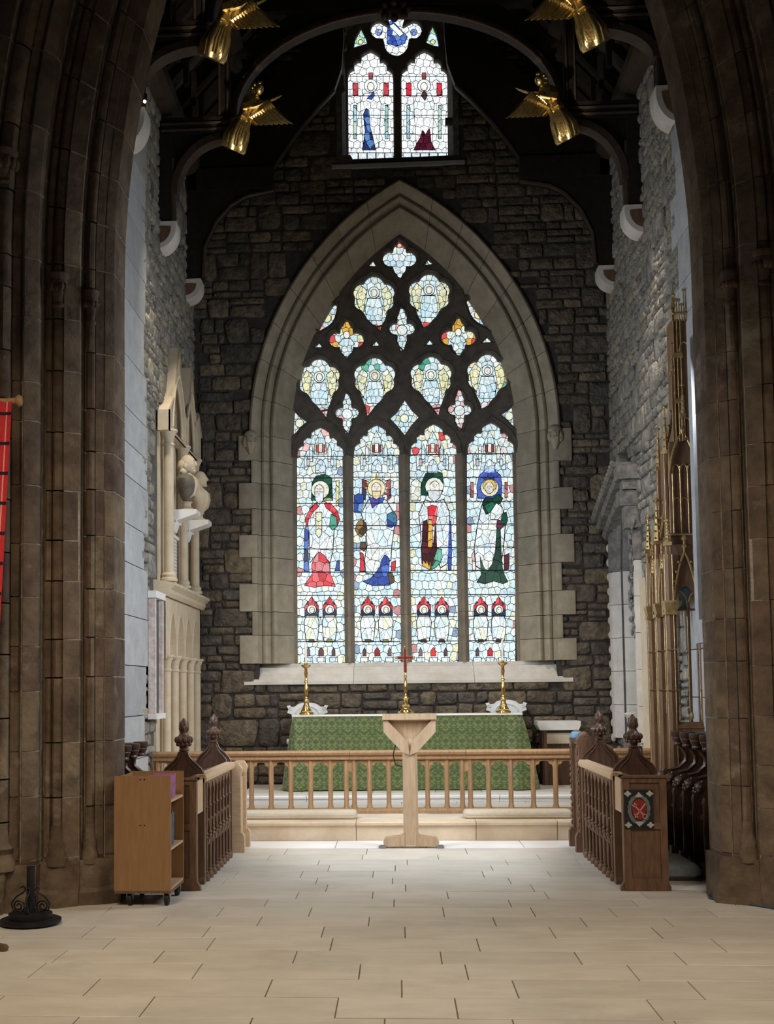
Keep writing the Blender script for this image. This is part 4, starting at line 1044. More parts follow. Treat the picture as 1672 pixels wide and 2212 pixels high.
# ================================================================== sanctuary furniture
YR = 14.2
def rail_section(x0, x1, nb, label):
    """communion rail: moulded handrail, arcade of posts with cusped heads, bottom rail"""
    t = thing('communion_rail', ((x0+x1)/2, YR, ZSTEP), label, 'altar rail', 'sections of the oak communion rail')
    z1 = .905
    MB().prism([(YR-.055,z1-.10),(YR-.06,z1-.085),(YR-.05,z1-.06),(YR-.085,z1-.045),(YR-.095,z1-.02),(YR-.085,z1),(YR+.085,z1),(YR+.095,z1-.02),(YR+.085,z1-.045),(YR+.05,z1-.06),(YR+.055,z1-.10)], 'x', x0+.002, x1-.002).build('handrail', MT['oak'], t, smooth=True, ang=.4)
    MB().prism([(YR-.05,.20),(YR-.05,.235),(YR-.035,.26),(YR+.035,.26),(YR+.05,.235),(YR+.05,.20)], 'x', x0+.002, x1-.002).build('bottom_rail', MT['oak'], t)
    sp = (x1-x0)/nb
    zb = z1-.10
    post = [(-.026,-.012),(-.012,-.032),(.012,-.032),(.026,-.012),(.026,.02),(-.026,.02)]
    proto = None; hproto = None
    for k in range(nb+1):
        x = x0+sp*k if 0 < k < nb else (x0+.045 if k == 0 else x1-.045)
        if proto is None:
            mb = MB(); mb.rings([[(a, b, .255) for a, b in post], [(a, b, zb) for a, b in post]])
            mb.rings([[(a*1.4, b*1.25, .258) for a, b in post], [(a*1.0, b*1.0, .30) for a, b in post]])
            proto = mb.build('post', MT['oak'], t, local=True); proto.location = (x-t.location.x, 0, -ZSTEP); proto.location.y = YR-t.location.y
        else:
            c = proto.copy(); COL.objects.link(c); c.parent = t; c.location.x = x-t.location.x
    h = .135; w = sp
    def head():
        L = [(-w/2, zb-h), (-w/2, zb), (w/2, zb), (w/2, zb-h)]
        a = w/2-.024; ar = []
        for i in range(13):       # trefoiled arch: big curve with two cusps
            f = i/12; th = PI*f
            r = 1-.20*math.exp(-((f-.27)/.05)**2)-.20*math.exp(-((f-.73)/.05)**2)
            ar.append((a*math.cos(th)*r, zb-h+(h-.022)*(math.sin(th)**.8)*r))
        return L + [(a, zb-h)] + ar + [(-a, zb-h)]
    for k in range(nb):
        x = x0+sp*(k+.5)
        if hproto is None:
            mb = MB().prism(head(), 'y', -.016, .016)
            mb.tube([(q*.075*sp/.216, -.018, zb-.02-.006*abs(q)) for q in (-1, -.5, 0, .5, 1)], .006, 6)
            hproto = mb.build('arch_head', MT['oak'], t, local=True); hproto.location = (x-t.location.x, 0, -ZSTEP)
        else:
            c = hproto.copy(); COL.objects.link(c); c.parent = t; c.location.x = x-t.location.x
    return t
xa, xb = W(756, 1630, YR).x, W(1006, 1625, YR).x
rail_section(-XW+.08, xa, 10, 'left length of oak communion rail with pierced arcade')
rail_section(xa, xb, 6, 'middle length of oak communion rail behind the lectern')
rail_section(xb, XW-.06, 9, 'right length of oak communion rail with pierced arcade')

def pad(mb, x0, x1, y0, y1, z0, z1, r):
    P = [(x0+r, y0), (x1-r, y0), (x1, y0+r), (x1, y1-r), (x1-r, y1), (x0+r, y1), (x0, y1-r), (x0, y0+r)]
    return mb.rings([[(a, b, z0) for a, b in offset(P, -r*.6)], [(a, b, z0+r*.6) for a, b in P], [(a, b, z1-r) for a, b in P], [(a, b, z1-r*.25) for a, b in offset(P, -r*.4)], [(a, b, z1) for a, b in offset(P, -r)]])
for (u0, u1, sd) in ((506, 771, 'left'), (1002, 1236, 'right')):
    x0, x1 = W(u0, 1760, 13.6).x, W(u1, 1760, 13.6).x
    t = thing('kneeler', ((x0+x1)/2, 13.68, ZSTEP), 'long cream kneeling cushion on the step to the %s of the lectern' % sd, 'kneeler', 'kneelers along the communion rail')
    pad(MB(), x0, x1, 13.55, 13.83, ZSTEP, ZSTEP+.085, .03).build('cushion', MT['cushion'], t, smooth=True)
    MB().tube([(x0+.03, 13.552, ZSTEP+.045), (x1-.03, 13.552, ZSTEP+.045)], .006, 6).build('piping', MT['cushion'], t)

# ---- lectern
p = WZ(888, 1826); lx, ly = p.x, 12.75
t = thing('lectern', (lx, ly, 0), 'pale wooden lectern with wedge-shaped desk on a single post', 'lectern')
MB().prism([(lx-.075, ly+.01), (lx-.05, ly-.06), (lx+.05, ly-.06), (lx+.075, ly+.01), (lx+.05, ly+.08), (lx-.05, ly+.08)], 'z', .03, 1.09).build('post', MT['beech'], t)
for s in (-1, 1):
    MB().rings([[(lx+s*a, ly-.03+yy, z) for (a, z) in ((.0,.93),(.075,.96),(.262,1.16),(.262,1.27),(.228,1.285),(.02,1.06))] for yy in (-.05, .0, .05)]).build('arm', MT['beech'], t)
    MB().prism([(lx+s*.05, .02), (lx+s*.27, .02), (lx+s*.28, .06), (lx+s*.26, .105), (lx+s*.10, .125), (lx+s*.05, .16)], 'y', ly-.05, ly+.06).build('foot', MT['beech'], t)
    MB().lathe([(.02,0),(.045,.0),(.045,.02),(.03,.03)], (lx+s*.285, ly-.03, 0), 12).build('glide', MT['steel'], t, smooth=True)
    MB().bar([(lx+s*.05, ly+.03, .10), (lx+s*.20, ly+.26, .05)], .07, .06, (0, 0, 1)).build('rear_foot', MT['beech'], t)
MB().rings([[(lx-.228, ly-.015, 1.285), (lx+.228, ly-.015, 1.285), (lx+.02, ly-.015, 1.05), (lx-.02, ly-.015, 1.05)], [(lx-.24, ly+.22, 1.22), (lx+.24, ly+.22, 1.22), (lx+.05, ly+.08, 1.02), (lx-.05, ly+.08, 1.02)]]).build('desk_box', MT['beech'], t)
MB().rings([[(lx-.272, ly-.10, 1.285), (lx+.272, ly-.10, 1.285), (lx+.272, ly-.10, 1.345), (lx-.272, ly-.10, 1.345)], [(lx-.272, ly+.30, 1.20), (lx+.272, ly+.30, 1.20), (lx+.272, ly+.30, 1.24), (lx-.272, ly+.30, 1.24)]]).build('desk_top', MT['beech'], t)
cb = MB().tube([(lx-.155+.012*math.sin(k*.9), ly+.12, 1.10-.035*k) for k in range(9)] + [(lx-.06, ly+.10, .80)], .006, 6)
cb.build('cable', MT['rubber'], t, smooth=True)

# ---- altar with green damask frontal
def damask(name):
    m = bpy.data.materials.new(name); m.use_nodes = True; nt = m.node_tree; N = nt.nodes; L = nt.links; b = N['Principled BSDF']
    tc = N.new('ShaderNodeNewGeometry'); sx = N.new('ShaderNodeSeparateXYZ'); L.new(tc.outputs['Position'], sx.inputs[0])
    def mth(op, a, bb=None):
        n = N.new('ShaderNodeMath'); n.operation = op
        for i, q in enumerate((a, bb)):
            if q is None: continue
            if isinstance(q, (int, float)): n.inputs[i].default_value = q
            else: L.new(q, n.inputs[i])
        return n.outputs[0]
    px = mth('PINGPONG', sx.outputs[0], .105)                       # mirrored repeat across, half-drop repeat down
    col = mth('FLOOR', mth('DIVIDE', mth('ADD', sx.outputs[0], 10.5), .21)); par = mth('MULTIPLY', mth('MODULO', col, 2.0), .0)
    pz = mth('MODULO', mth('ADD', mth('ADD', sx.outputs[2], par), 5.0), .24)
    cb_ = N.new('ShaderNodeCombineXYZ'); L.new(px, cb_.inputs[0]); L.new(pz, cb_.inputs[1])
    nz = N.new('ShaderNodeTexNoise'); nz.inputs['Scale'].default_value = 24; nz.inputs['Detail'].default_value = 2; nz.inputs['Distortion'].default_value = .8; L.new(cb_.outputs[0], nz.inputs['Vector'])
    mr = N.new('ShaderNodeMapRange'); mr.inputs[1].default_value = .47; mr.inputs[2].default_value = .53; L.new(nz.outputs['Fac'], mr.inputs[0])
    mx = N.new('ShaderNodeMixRGB'); mx.inputs[1].default_value = (.05,.088,.022,1); mx.inputs[2].default_value = (.155,.17,.05,1); L.new(mr.outputs[0], mx.inputs[0])
    L.new(mx.outputs[0], b.inputs['Base Color']); b.inputs['Roughness'].default_value = .55; b.inputs['Sheen Weight'].default_value = .3
    ro = N.new('ShaderNodeMapRange'); ro.inputs[3].default_value = .65; ro.inputs[4].default_value = .38; L.new(mr.outputs[0], ro.inputs[0]); L.new(ro.outputs[0], b.inputs['Roughness'])
    return m
DAM = damask('green_damask')
ax0, ax1 = W(632, 1550, 16.3).x, W(1128, 1550, 16.3).x
az0, az1 = .284, W(880, 1546, 16.3).z
t = thing('altar', ((ax0+ax1)/2, 16.65, az0), 'long altar hung with green damask and a white linen top', 'altar')
def ring(z, f):
    pts = []; y0, y1 = 16.3, 17.0
    segs = [((ax0, y0), (ax1, y0), (0, -1), 60), ((ax1, y0), (ax1, y1), (1, 0), 16), ((ax1, y1), (ax0, y1), (0, 1), 30), ((ax0, y1), (ax0, y0), (-1, 0), 16)]
    for (a, b, n_, k) in segs:
        for i in range(k):
            q = i/k; x = a[0]+(b[0]-a[0])*q; yy = a[1]+(b[1]-a[1])*q
            ln = math.hypot(b[0]-a[0], b[1]-a[1]); e = min(q, 1-q)*ln          # folds gather at the corners
            g = math.exp(-e/.22)*.20 + .012
            wv = (.5+.5*math.sin(e*24+a[0]))*math.exp(-e/.5)*.06 + .008*math.sin(x*9+yy*7)
            d = f*(g*.55+wv)*(0 if n_ == (0, 1) else 1); pts.append((x+n_[0]*d+(x-(ax0+ax1)/2)*.02*f, yy+n_[1]*d, z))
    return pts
MB().rings([ring(az0+.012+(az1-.0-az0-.012)*(1-k/8), (k/8)**.85) for k in range(9)]).build('frontal_cloth', DAM, t, smooth=True, ang=1.2)
pad(MB(), ax0-.012, ax1+.012, 16.285, 17.01, az1-.002, az1+.014, .008).build('linen_cloth', MT['linen'], t)
MB().box(ax0+.05, ax1-.05, 16.35, 16.95, az0, az1-.005).build('table_body', MT['oak_brown'], t)
for s, xx in ((-1, ax0-.10), (1, ax1+.06)):
    MB().tube([(xx-.04*0, 16.9, .90), (xx+s*.03, 16.9, .90)], .035, 10).build('rail_knob', MT['white_paint'], t)
ZA = az1+.014
# ---- candlesticks and cross
def candlestick(u, label):
    p = W(u, 1545, 16.55); x = p.x; k = .70/.68
    t = thing('candlestick', (x, 16.55, ZA), label, 'candlestick', 'brass candlesticks on the altar')
    MB().lathe([(.085,0),(.095,.012),(.09,.03),(.07,.04),(.075,.055),(.06,.075),(.045,.10),(.05,.115),(.035,.135),(.032,.17),(.042,.19),(.028,.21),(.018,.24),(.026,.28),(.034,.33),(.026,.38),(.016,.42),(.028,.44),(.016,.46),(.020,.52),(.026,.55),(.018,.60),(.026,.625),(.045,.635),(.064,.655),(.066,.665),(.05,.665),(.022,.66),(.022,.69),(.018,.69)], (x, 16.55, ZA), 20).build('stem', MT['brass'], t, smooth=True)
    for i in range(3):
        a = 2*PI*i/3-PI/2; MB().ball((x+.085*math.cos(a), 16.55+.085*math.sin(a), ZA+.021), .02, 8, 6).build('foot', MT['brass'], t, smooth=True)
    c = MB().lathe([(.0145,.67),(.0145,.95),(.010,.955)], (x, 16.55, ZA), 12).build('candle', MT['candle'], t, smooth=True)
    MB().tube([(x, 16.55, ZA+.95), (x+.002, 16.55, ZA+.972)], .002, 5).build('wick', MT['iron'], c)
candlestick(662, 'brass candlestick with white candle at the left end of the altar')
candlestick(1088, 'brass candlestick with white candle at the right end of the altar')
p = W(877, 1540, 16.6); x = p.x
t = thing('altar_cross', (x, 16.6, ZA), 'brass altar cross with dark red centre standing behind the lectern', 'cross')
MB().lathe([(.10,0),(.10,.02),(.085,.035),(.08,.05),(.055,.07),(.05,.10),(.055,.115),(.035,.13),(.03,.19),(.042,.21),(.025,.235),(.014,.27),(.024,.31),(.030,.36),(.020,.42),(.013,.47),(.024,.49),(.013,.51),(.012,.56)], (x, 16.6, ZA), 20).build('stem', MT['brass'], t, smooth=True)
zc = ZA+.74
cr = MB().prism([(x-.022,zc-.19),(x+.022,zc-.19),(x+.022,zc-.018),(x+.105,zc-.018),(x+.105,zc+.026),(x+.022,zc+.026),(x+.022,zc+.135),(x-.022,zc+.135),(x-.022,zc+.026),(x-.105,zc+.026),(x-.105,zc-.018),(x-.022,zc-.018)], 'y', 16.585, 16.61).build('cross', MT['brass'], t)
MB().prism([(x-.014,zc-.19),(x+.014,zc-.19),(x+.014,zc-.010),(x+.098,zc-.010),(x+.098,zc+.018),(x+.014,zc+.018),(x+.014,zc+.128),(x-.014,zc+.128),(x-.014,zc+.018),(x-.098,zc+.018),(x-.098,zc-.010),(x-.014,zc-.010)], 'y', 16.578, 16.586).build('enamel', MT['crimson'], cr)
for (a, b) in ((0,.15),(-.118,.004),(.118,.004)): MB().ball((x+a, 16.597, zc+b), .018, 8, 6).build('cross_tip', MT['brass'], cr, smooth=True)
for k in range(4):
    a = PI/4+k*PI/2; MB().ball((x+.035*math.cos(a), 16.597, zc+.004+.035*math.sin(a)), .009, 6, 5).build('ray', MT['brass'], cr, smooth=True)
for k in range(3):
    a = -PI/2+2*PI*k/3; MB().ball((x+.10*math.cos(a), 16.6+.10*math.sin(a), ZA+.023), .022, 8, 6).build('foot', MT['brass'], t, smooth=True)

# ---- white carved chairs behind the altar
def carved_chair(u0, u1, v0, label):
    x0, x1 = W(u0, 1530, 17.28).x, W(u1, 1530, 17.28).x; xc = (x0+x1)/2; w = (x1-x0)/2; zt = W(u0, v0, 17.28).z; zf = .284
    t = thing('carved_chair', (xc, 17.25, zf), label, 'chair', 'white carved chairs behind the altar')
    half = [(w*.70, zt-.34), (w*.78, zt-.16), (w*1.0, zt-.14), (w*.93, zt-.09), (w*1.02, zt-.045), (w*.86, zt-.035), (w*.80, zt-.06), (w*.62, zt-.055), (w*.45, zt-.02), (w*.25, zt-.004), (w*.0, zt)]
    ol = [(xc+a, z) for a, z in half] + [(xc-a, z) for a, z in half[:-1][::-1]]
    bk = MB().prism(ol, 'y', 17.28, 17.315).build('backrest', MT['white_paint'], t)
    MB().tube([(xc+w*.56*math.cos(PI*k/10), 17.278, zt-.15+.10*math.sin(PI*k/10)) for k in range(11)], .012, 6).build('carved_scroll', MT['white_paint'], bk, smooth=True)
    for s in (-1, 1):
        MB().tube([(xc+s*(w*.84+.03*math.cos(k*.7)*(1-k/11)), 17.275, zt-.085+.03*math.sin(k*.7)*(1-k/11)) for k in range(10)], .008, 6).build('carved_scroll', MT['white_paint'], bk, smooth=True)
        MB().box(xc+s*w*.70-.025, xc+s*w*.70+.025, 17.27, 17.32, zf, zt-.32).build('rear_leg', MT['white_paint'], t); MB().box(xc+s*w*.70-.025, xc+s*w*.70+.025, 17.14, 17.18, zf, zf+.44).build('front_leg', MT['white_paint'], t)
    MB().box(xc-w*.78, xc+w*.78, 17.13, 17.32, zf+.44, zf+.49).build('seat', MT['white_paint'], t)
    return t
carved_chair(620, 708, 1518, 'white carved chair back behind the left end of the altar')
carved_chair(1050, 1138, 1512, 'white carved chair back behind the right end of the altar')
# credence shelf on the east wall
x0, x1 = W(1158, 1560, 17.2).x, W(1250, 1560, 17.2).x; zt = W(1200, 1557, 17.2).z
t = thing('credence_table', ((x0+x1)/2, 17.25, ZSTEP), 'small white-topped credence table with a dark base against the east wall', 'table')
MB().prism([(x0, zt-.06), (x0+.03, zt-.12), (x1-.03, zt-.12), (x1, zt-.06), (x1, zt), (x0, zt)], 'y', 17.0, 17.42).build('top', MT['marble'], t)
MB().box(x0+.06, x1-.06, 17.05, 17.40, ZSTEP, zt-.12).build('cupboard', MT['oak_dark'], t); MB().box(x0+.12, x1-.12, 17.03, 17.055, zt-.30, zt-.16).build('front_panel', MT['cushion'], t)
for s in (x0+.08, x1-.12): MB().box(s, s+.04, 17.03, 17.07, ZSTEP, zt-.12).build('leg', MT['oak_brown'], t)

# ================================================================== choir furniture
def poppy(mb_list, x, yy, z0, s=1.0):
    """carved finial: ringed neck, leafy ball, pointed bud"""
    mb = MB()
    mb.lathe([(.030*s,0),(.045*s,.012*s),(.030*s,.026*s),(.040*s,.05*s),(.066*s,.085*s),(.066*s,.115*s),(.036*s,.145*s),(.030*s,.16*s),(.040*s,.19*s),(.043*s,.215*s),(.028*s,.25*s),(.006*s,.285*s)], (x, yy, z0), 14)
    for k in range(10):
        a = 2*PI*k/10; mb.ball((x+.060*s*math.cos(a), yy+.060*s*math.sin(a), z0+.10*s), .022*s, 7, 5, (1, 1, 1.3))
        mb.ball((x+.050*s*math.cos(a+.3), yy+.050*s*math.sin(a+.3), z0+.063*s), .018*s, 6, 5)
    for k in range(6):
        a = 2*PI*k/6
        for r, z in ((.036, .195), (.030, .23)): mb.ball((x+r*s*math.cos(a+z*9), yy+r*s*math.sin(a+z*9), z0+z*s), .014*s, 6, 5, (.8, .8, 1.7))
    return mb
def bench_end(t, xc, yy, zf=.0):
    hl = [(.170,zf+.02),(.170,.88),(.168,.905),(.150,.945),(.112,.982),(.075,1.012),(.048,1.045),(.034,1.085),(.030,1.10)]
    ol = [(xc+a, z) for a, z in hl] + [(xc-a, z) for a, z in hl[::-1]]
    e = MB().prism(ol, 'y', yy-.03, yy+.03, .006).build('bench_end', MT['oak_dark'], t)
    for f in (1.0, .80):
        for q in (-1, 1):
            MB().tube([(xc+q*a*f, yy-.034, z-.02*(1-f)*5*(z > .9)) for a, z in hl[1:-1]], .010, 6).build('moulding', MT['oak_dark'], e, smooth=True)
    poppy(None, xc, yy, 1.085).build('poppyhead', MT['oak_dark'], e, smooth=True)
def choir_desk(s, xp, xc, label):
    """front desk of the choir: s = +1 on the right. xp = plane towards the aisle"""
    t = thing('choir_desk', (xp+s*.17, 11.2, 0), label, 'choir desk', 'oak choir desks')
    X = lambda a: xp+s*a
    def bx(x0, x1, *r): return MB().box(min(X(x0), X(x1)), max(X(x0), X(x1)), *r)
    # near end: panelled board with flared foot
    ep = MB().prism([(X(.0),.0),(X(-.03),.0),(X(-.025),.03),(X(0),.07),(X(0),.88),(X(.34),.88),(X(.34),.07),(X(.36),.03),(X(.36),.0)], 'y', 10.06, 10.12).build('end_panel', MT['oak_brown'], t)
    for a, b, c, d in ((.0,.34,.84,.885),(.0,.34,.48,.53),(.0,.34,.0,.10),(.0,.055,.10,.48),(.285,.34,.10,.48),(.0,.055,.53,.84),(.285,.34,.53,.84)):
        bx(a, b, 10.045, 10.062, c, d).build('rail' if d-c < .2 else 'stile', MT['oak_brown'], ep)
    bx(.012, -.012, 10.04, 10.44, .875, .895).build('capping', MT['oak_brown'], t); bx(-.012, .36, 10.03, 10.14, .88, .895).build('capping', MT['oak_brown'], t)
    bx(0, .02, 10.12, 10.42, .60, .875).build('side_panel', MT['oak_pale'], t)  # lit board: the light on it is put into a paler oak
    MB().prism([(10.40,.0),(10.375,.0),(10.38,.03),(10.40,.06),(10.40,.88),(10.46,.88),(10.46,.06),(10.48,.03),(10.485,0)], 'x', X(-.012), X(.06)).build('post', MT['oak_brown'], t)
    MB().prism([(12.12,.0),(12.10,.03),(12.12,.06),(12.12,.88),(12.19,.88),(12.19,0)], 'x', X(-.012), X(.06)).build('post', MT['oak_brown'], t)
    MB().prism([(X(-.03),.845),(X(-.035),.87),(X(-.02),.90),(X(.06),.90),(X(.06),.83),(X(-.01),.83)], 'y', 10.40, 12.22).build('top_rail', MT['oak_pale'], t)
    MB().rings([[(X(a), yy, z) for a, z in ((.06,.88),(.06,.90),(.36,.80),(.36,.78))] for yy in (10.14, 12.2)]).build('book_slope', MT['oak_brown'], t)
    bx(.075, .095, 10.46, 12.12, .03, .83).build('back_panel', MT['oak_dark'], t)  # dark sheet added for the shade behind the open balusters
    pr = None; ar = None; n = 8
    for k in range(n):
        yy = 10.56+k*.205
        if pr is None:
            mb = MB().lathe([(.030,.0),(.034,.02),(.028,.045),(.020,.06),(.024,.075),(.013,.085),(.013,.34),(.023,.36),(.014,.375),(.022,.39),(.013,.41),(.013,.60),(.022,.615),(.014,.635),(.014,.83)], (0,0,0), 10)
            pr = mb.build('baluster', MT['oak_brown'], t, smooth=True, local=True); pr.location = (X(.0)-t.location.x, yy-t.location.y, 0)
        else:
            c = pr.copy(); COL.objects.link(c); c.parent = t; c.location.y = yy-t.location.y
        if k < n-1:
            if ar is None:
                w = .205; ol = [(-w/2,.70),(-w/2,.83),(w/2,.83),(w/2,.70),(w/2-.012,.70)]
                for i in range(1, 12):
                    f = i/12; th = PI*f; r = 1-.22*math.exp(-((f-.3)/.06)**2)-.22*math.exp(-((f-.7)/.06)**2)
                    ol.append(((w/2-.012)*math.cos(th)*r, .70+.115*math.sin(th)*r))
                ol.append((-w/2+.012,.70))
                mb = MB().prism(ol, 'x', -.010, .010)
                for q in (-1, 1): mb.tube([(0, q*(w/2-.012)*math.cos(g), .43+.08*math.sin(g)) for g in (0, .5, 1, 1.35)], .009, 6); mb.tube([(0, q*(w/2-.012)*math.cos(g), .37-.08*math.sin(g)) for g in (0, .5, 1, 1.35)], .009, 6)
                ar = mb.build('tracery_bay', MT['oak_brown'], t, local=True); ar.location = (X(0)-t.location.x, yy+.1025-t.location.y, 0)
            else:
                c = ar.copy(); COL.objects.link(c); c.parent = t; c.location.y = yy+.1025-t.location.y
    bench_end(t, xc, 10.52); bench_end(t, xc, 12.26)
    return t
dl = choir_desk(-1, -1.715, -1.895, 'oak choir desk with turned balusters behind the book trolley, left of the aisle')
dr = choir_desk(1, 1.665, 1.845, 'oak choir desk with turned balusters and painted arms, right of the aisle')
# coat of arms on the right desk's end
pc = ((W(1350, 1745, 10.04).x+W(1410, 1745, 10.04).x)/2, 10.045, W(1380, 1748, 10.04).z)
arms = MB().box(pc[0]-.112, pc[0]+.112, 10.034, 10.05, pc[2]-.150, pc[2]+.150).build('painted_arms', MT['pblack'], dr)
def disc(pts, y0, m, nm): MB().prism(pts, 'y', y0, y0-.002).build(nm, m, arms)
q = lambda a, b: (pc[0]+a, pc[2]+b)
disc([q(.088*math.cos(k*2*PI/36)*(1+.07*math.sin(k*3)), .118*math.sin(k*2*PI/36)*(1+.05*math.sin(k*5))) for k in range(36)], 10.034, MT['pgrey'], 'wreath')
disc([q(.060*math.cos(k*2*PI/24), .092*math.sin(k*2*PI/24)) for k in range(24)], 10.032, MT['pblack'], 'ground')
disc([q(*v) for v in ((-.052,.045),(-.03,.07),(0,.082),(.03,.07),(.052,.045),(.055,0),(.045,-.045),(.02,-.075),(0,-.085),(-.02,-.075),(-.045,-.045),(-.055,0))], 10.030, MT['pred'], 'shield')
def stroke(a, b, w, nm='sword', m='ppink'):
    d = Vector((b[0]-a[0], b[1]-a[1])).normalized(); n_ = Vector((-d.y, d.x))*w/2
    disc([q(a[0]+n_.x, a[1]+n_.y), q(b[0]+n_.x, b[1]+n_.y), q(b[0]-n_.x, b[1]-n_.y), q(a[0]-n_.x, a[1]-n_.y)], 10.028, MT[m], nm)
stroke((.048,.045), (-.035,-.065), .009); stroke((-.038,-.035), (-.010,-.062), .008)
stroke((-.045,.042), (.035,-.045), .009, 'key'); stroke((-.052,.028), (-.030,.050), .009, 'key'); stroke((-.042,.018), (-.020,.040), .008, 'key')
MB().tube([(pc[0]+.044+.017*math.cos(k*PI/6), 10.027, pc[2]-.055+.017*math.sin(k*PI/6)) for k in range(12)], .0035, 5, close=True).build('key', MT['ppink'], arms)
for a in (-1, 1):
    for b in (-1, 1):
        disc([q(a*.085+.024*math.cos(k*PI/8)*(1+.25*math.cos(k*PI/2)), b*.122+.020*math.sin(k*PI/8)*(1+.25*math.cos(k*PI/2))) for k in range(16)], 10.0315, MT['pwhite'], 'corner_flower')
disc([q(-.03,.10), q(.0,.135), q(.03,.10), q(.0,.092)], 10.0305, MT['pwhite'], 'crest'); disc([q(-.035,-.10), q(.0,-.135), q(.035,-.10), q(0,-.092)], 10.0305, MT['pwhite'], 'scroll')

# ---- reading desks of the clergy next to the rail
def prayer_desk(s, xp, y0, y1, h, m, label, carved):
    t = thing('prayer_desk', (xp+s*.15, (y0+y1)/2, 0), label, 'prayer desk')
    X = lambda a: xp+s*a
    for yy in (y0, y1):
        e = MB().prism([(X(0),.18),(X(-.03),.16),(X(-.03),0),(X(.34),0),(X(.34),h-.12),(X(.10),h),(X(.02),h),(X(-.015),h-.05),(X(.0),h-.12)], 'y', yy-.035, yy+.035, .005).build('desk_end', m, t)
        MB().prism([(X(-.04),0),(X(-.04),.15),(X(-.02),.19),(X(.36),.19),(X(.36),0)], 'y', yy-.045, yy+.045).build('plinth', m, e)
        if carved:
            for k in range(14):
                z = .24+k*(h-.36)/13; MB().ball((X(-.004), yy+.012*(-1)**k, z), .020, 7, 5, (.8, 1.2, 1.3)).build('carved_leaf', m, e, smooth=True)
            MB().ball((X(.06), yy, h-.01), .055, 10, 7, (1, .7, .8)).build('carved_crest', m, e, smooth=True)
    MB().box(min(X(.03), X(.05)), max(X(.03), X(.05)), y0, y1, .12, h-.15).build('panel', m, t)
    MB().rings([[(X(a), yy, z) for a, z in ((.02,h-.10),(.02,h-.08),(.34,h-.17),(.34,h-.19))] for yy in (y0, y1)]).build('book_slope', m, t)
prayer_desk(1, 1.655, 12.40, 12.86, 1.13, MT['oak_brown'], 'carved oak prayer desk beyond the choir desk on the right', True)
prayer_desk(-1, -1.655, 12.42, 12.86, .87, MT['oak_pale'], 'pale oak prayer desk at the far end of the left choir desk', False)
p = W(1240, 1580, 12.8)
MB()
tag(pad(MB(), p.x-.05, p.x+.09, 12.55, 12.72, 1.085, 1.15, .02).build('folded_cloth', MT['blue'], smooth=True), 'small blue cloth folded on top of the carved prayer desk', 'cloth')

# ---- rows of stalls against the side walls
def stalls(s, ys, zc, label):
    t = thing('choir_stalls', (s*2.65, (ys[0]+ys[-1])/2, 0), label, 'choir stalls', 'dark oak stalls along the chancel walls')
    X = lambda a: s*a
    bx = lambda a, b, *r: MB().box(min(s*a, s*b), max(s*a, s*b), *r)
    y0, y1 = ys[0]-.05, ys[-1]+.05
    bx(2.82, 2.87, y0, y1, .06, zc-.02).build('back_panel', MT['oak_dark'], t)
    MB().prism([(X(2.66), zc-.02), (X(2.63), zc), (X(2.63), zc+.03), (X(2.89), zc+.03), (X(2.89), zc-.02)], 'y', y0, y1).build('top_rail', MT['oak_dark'], t)
    bx(2.42, 2.87, y0, y1, .02, .06).build('platform', MT['oak_brown'], t)
    for a, b in zip(ys, ys[1:]):
        MB().prism([(X(2.50),.44),(X(2.48),.46),(X(2.50),.49),(X(2.84),.49),(X(2.84),.44)], 'y', a+.035, b-.035).build('seat', MT['oak_dark'], t)
        bx(2.54, 2.56, a+.035, b-.035, .06, .44).build('seat_front', MT['oak_dark'], t)
    for yy in ys:
        cv = [(X(2.82), .06), (X(2.46), .06), (X(2.44), .10), (X(2.47), .14), (X(2.47), .62), (X(2.43), .70), (X(2.41), .75), (X(2.44), .80), (X(2.50), .80), (X(2.58), .82), (X(2.645), .88), (X(2.65), .95), (X(2.60), 1.02), (X(2.565), zc-.06), (X(2.57), zc-.03), (X(2.72), zc-.03), (X(2.82), zc-.1)]
        d = MB().prism(cv, 'y', yy-.028, yy+.028, .006).build('divider', MT['oak_dark'], t)
        for off in (-.02, .02): MB().tube([(X(a), yy+off, b) for a, b in ((2.50,.80),(2.58,.82),(2.645,.88),(2.65,.95),(2.60,1.02),(2.565,zc-.06))], .014, 6).build('arm_moulding', MT['oak_dark'], d, smooth=True)
        mb = MB().ball((X(2.42), yy, .745), .05, 10, 7, (1, .9, 1))
        for k in range(8): mb.ball((X(2.40)+.03*math.cos(k*PI/4), yy+.045*math.sin(k*PI/4), .745+.035*math.sin(k*PI/4+1)), .018, 6, 5)
        mb.build('elbow_boss', MT['oak_dark'], d, smooth=True)
        MB().lathe([(.045,-.10),(.052,-.085),(.045,-.07),(.050,-.06),(.066,-.03),(.060,-.02),(.070,-.01),(.074,.03),(.066,.04)], (X(2.585), yy, zc), 14).build('capital', MT['oak_dark'], d, smooth=True)
        MB().lathe([(.02,.12),(.02,.60),(.028,.62),(.018,.66)], (X(2.455), yy, 0), 8).build('front_shaft', MT['oak_dark'], d, smooth=True); bx(2.40, 2.48, yy-.04, yy+.04, .0, .13).build('foot', MT['oak_dark'], d)
stalls(1, [10.70, 11.08, 11.46, 11.84, 12.22], 1.13, 'row of dark oak stalls with curved arms behind the right pier')
stalls(-1, [10.55, 10.93, 11.31, 11.69, 12.07], 1.07, 'row of dark oak stalls whose scrolled arms show above the book trolley')
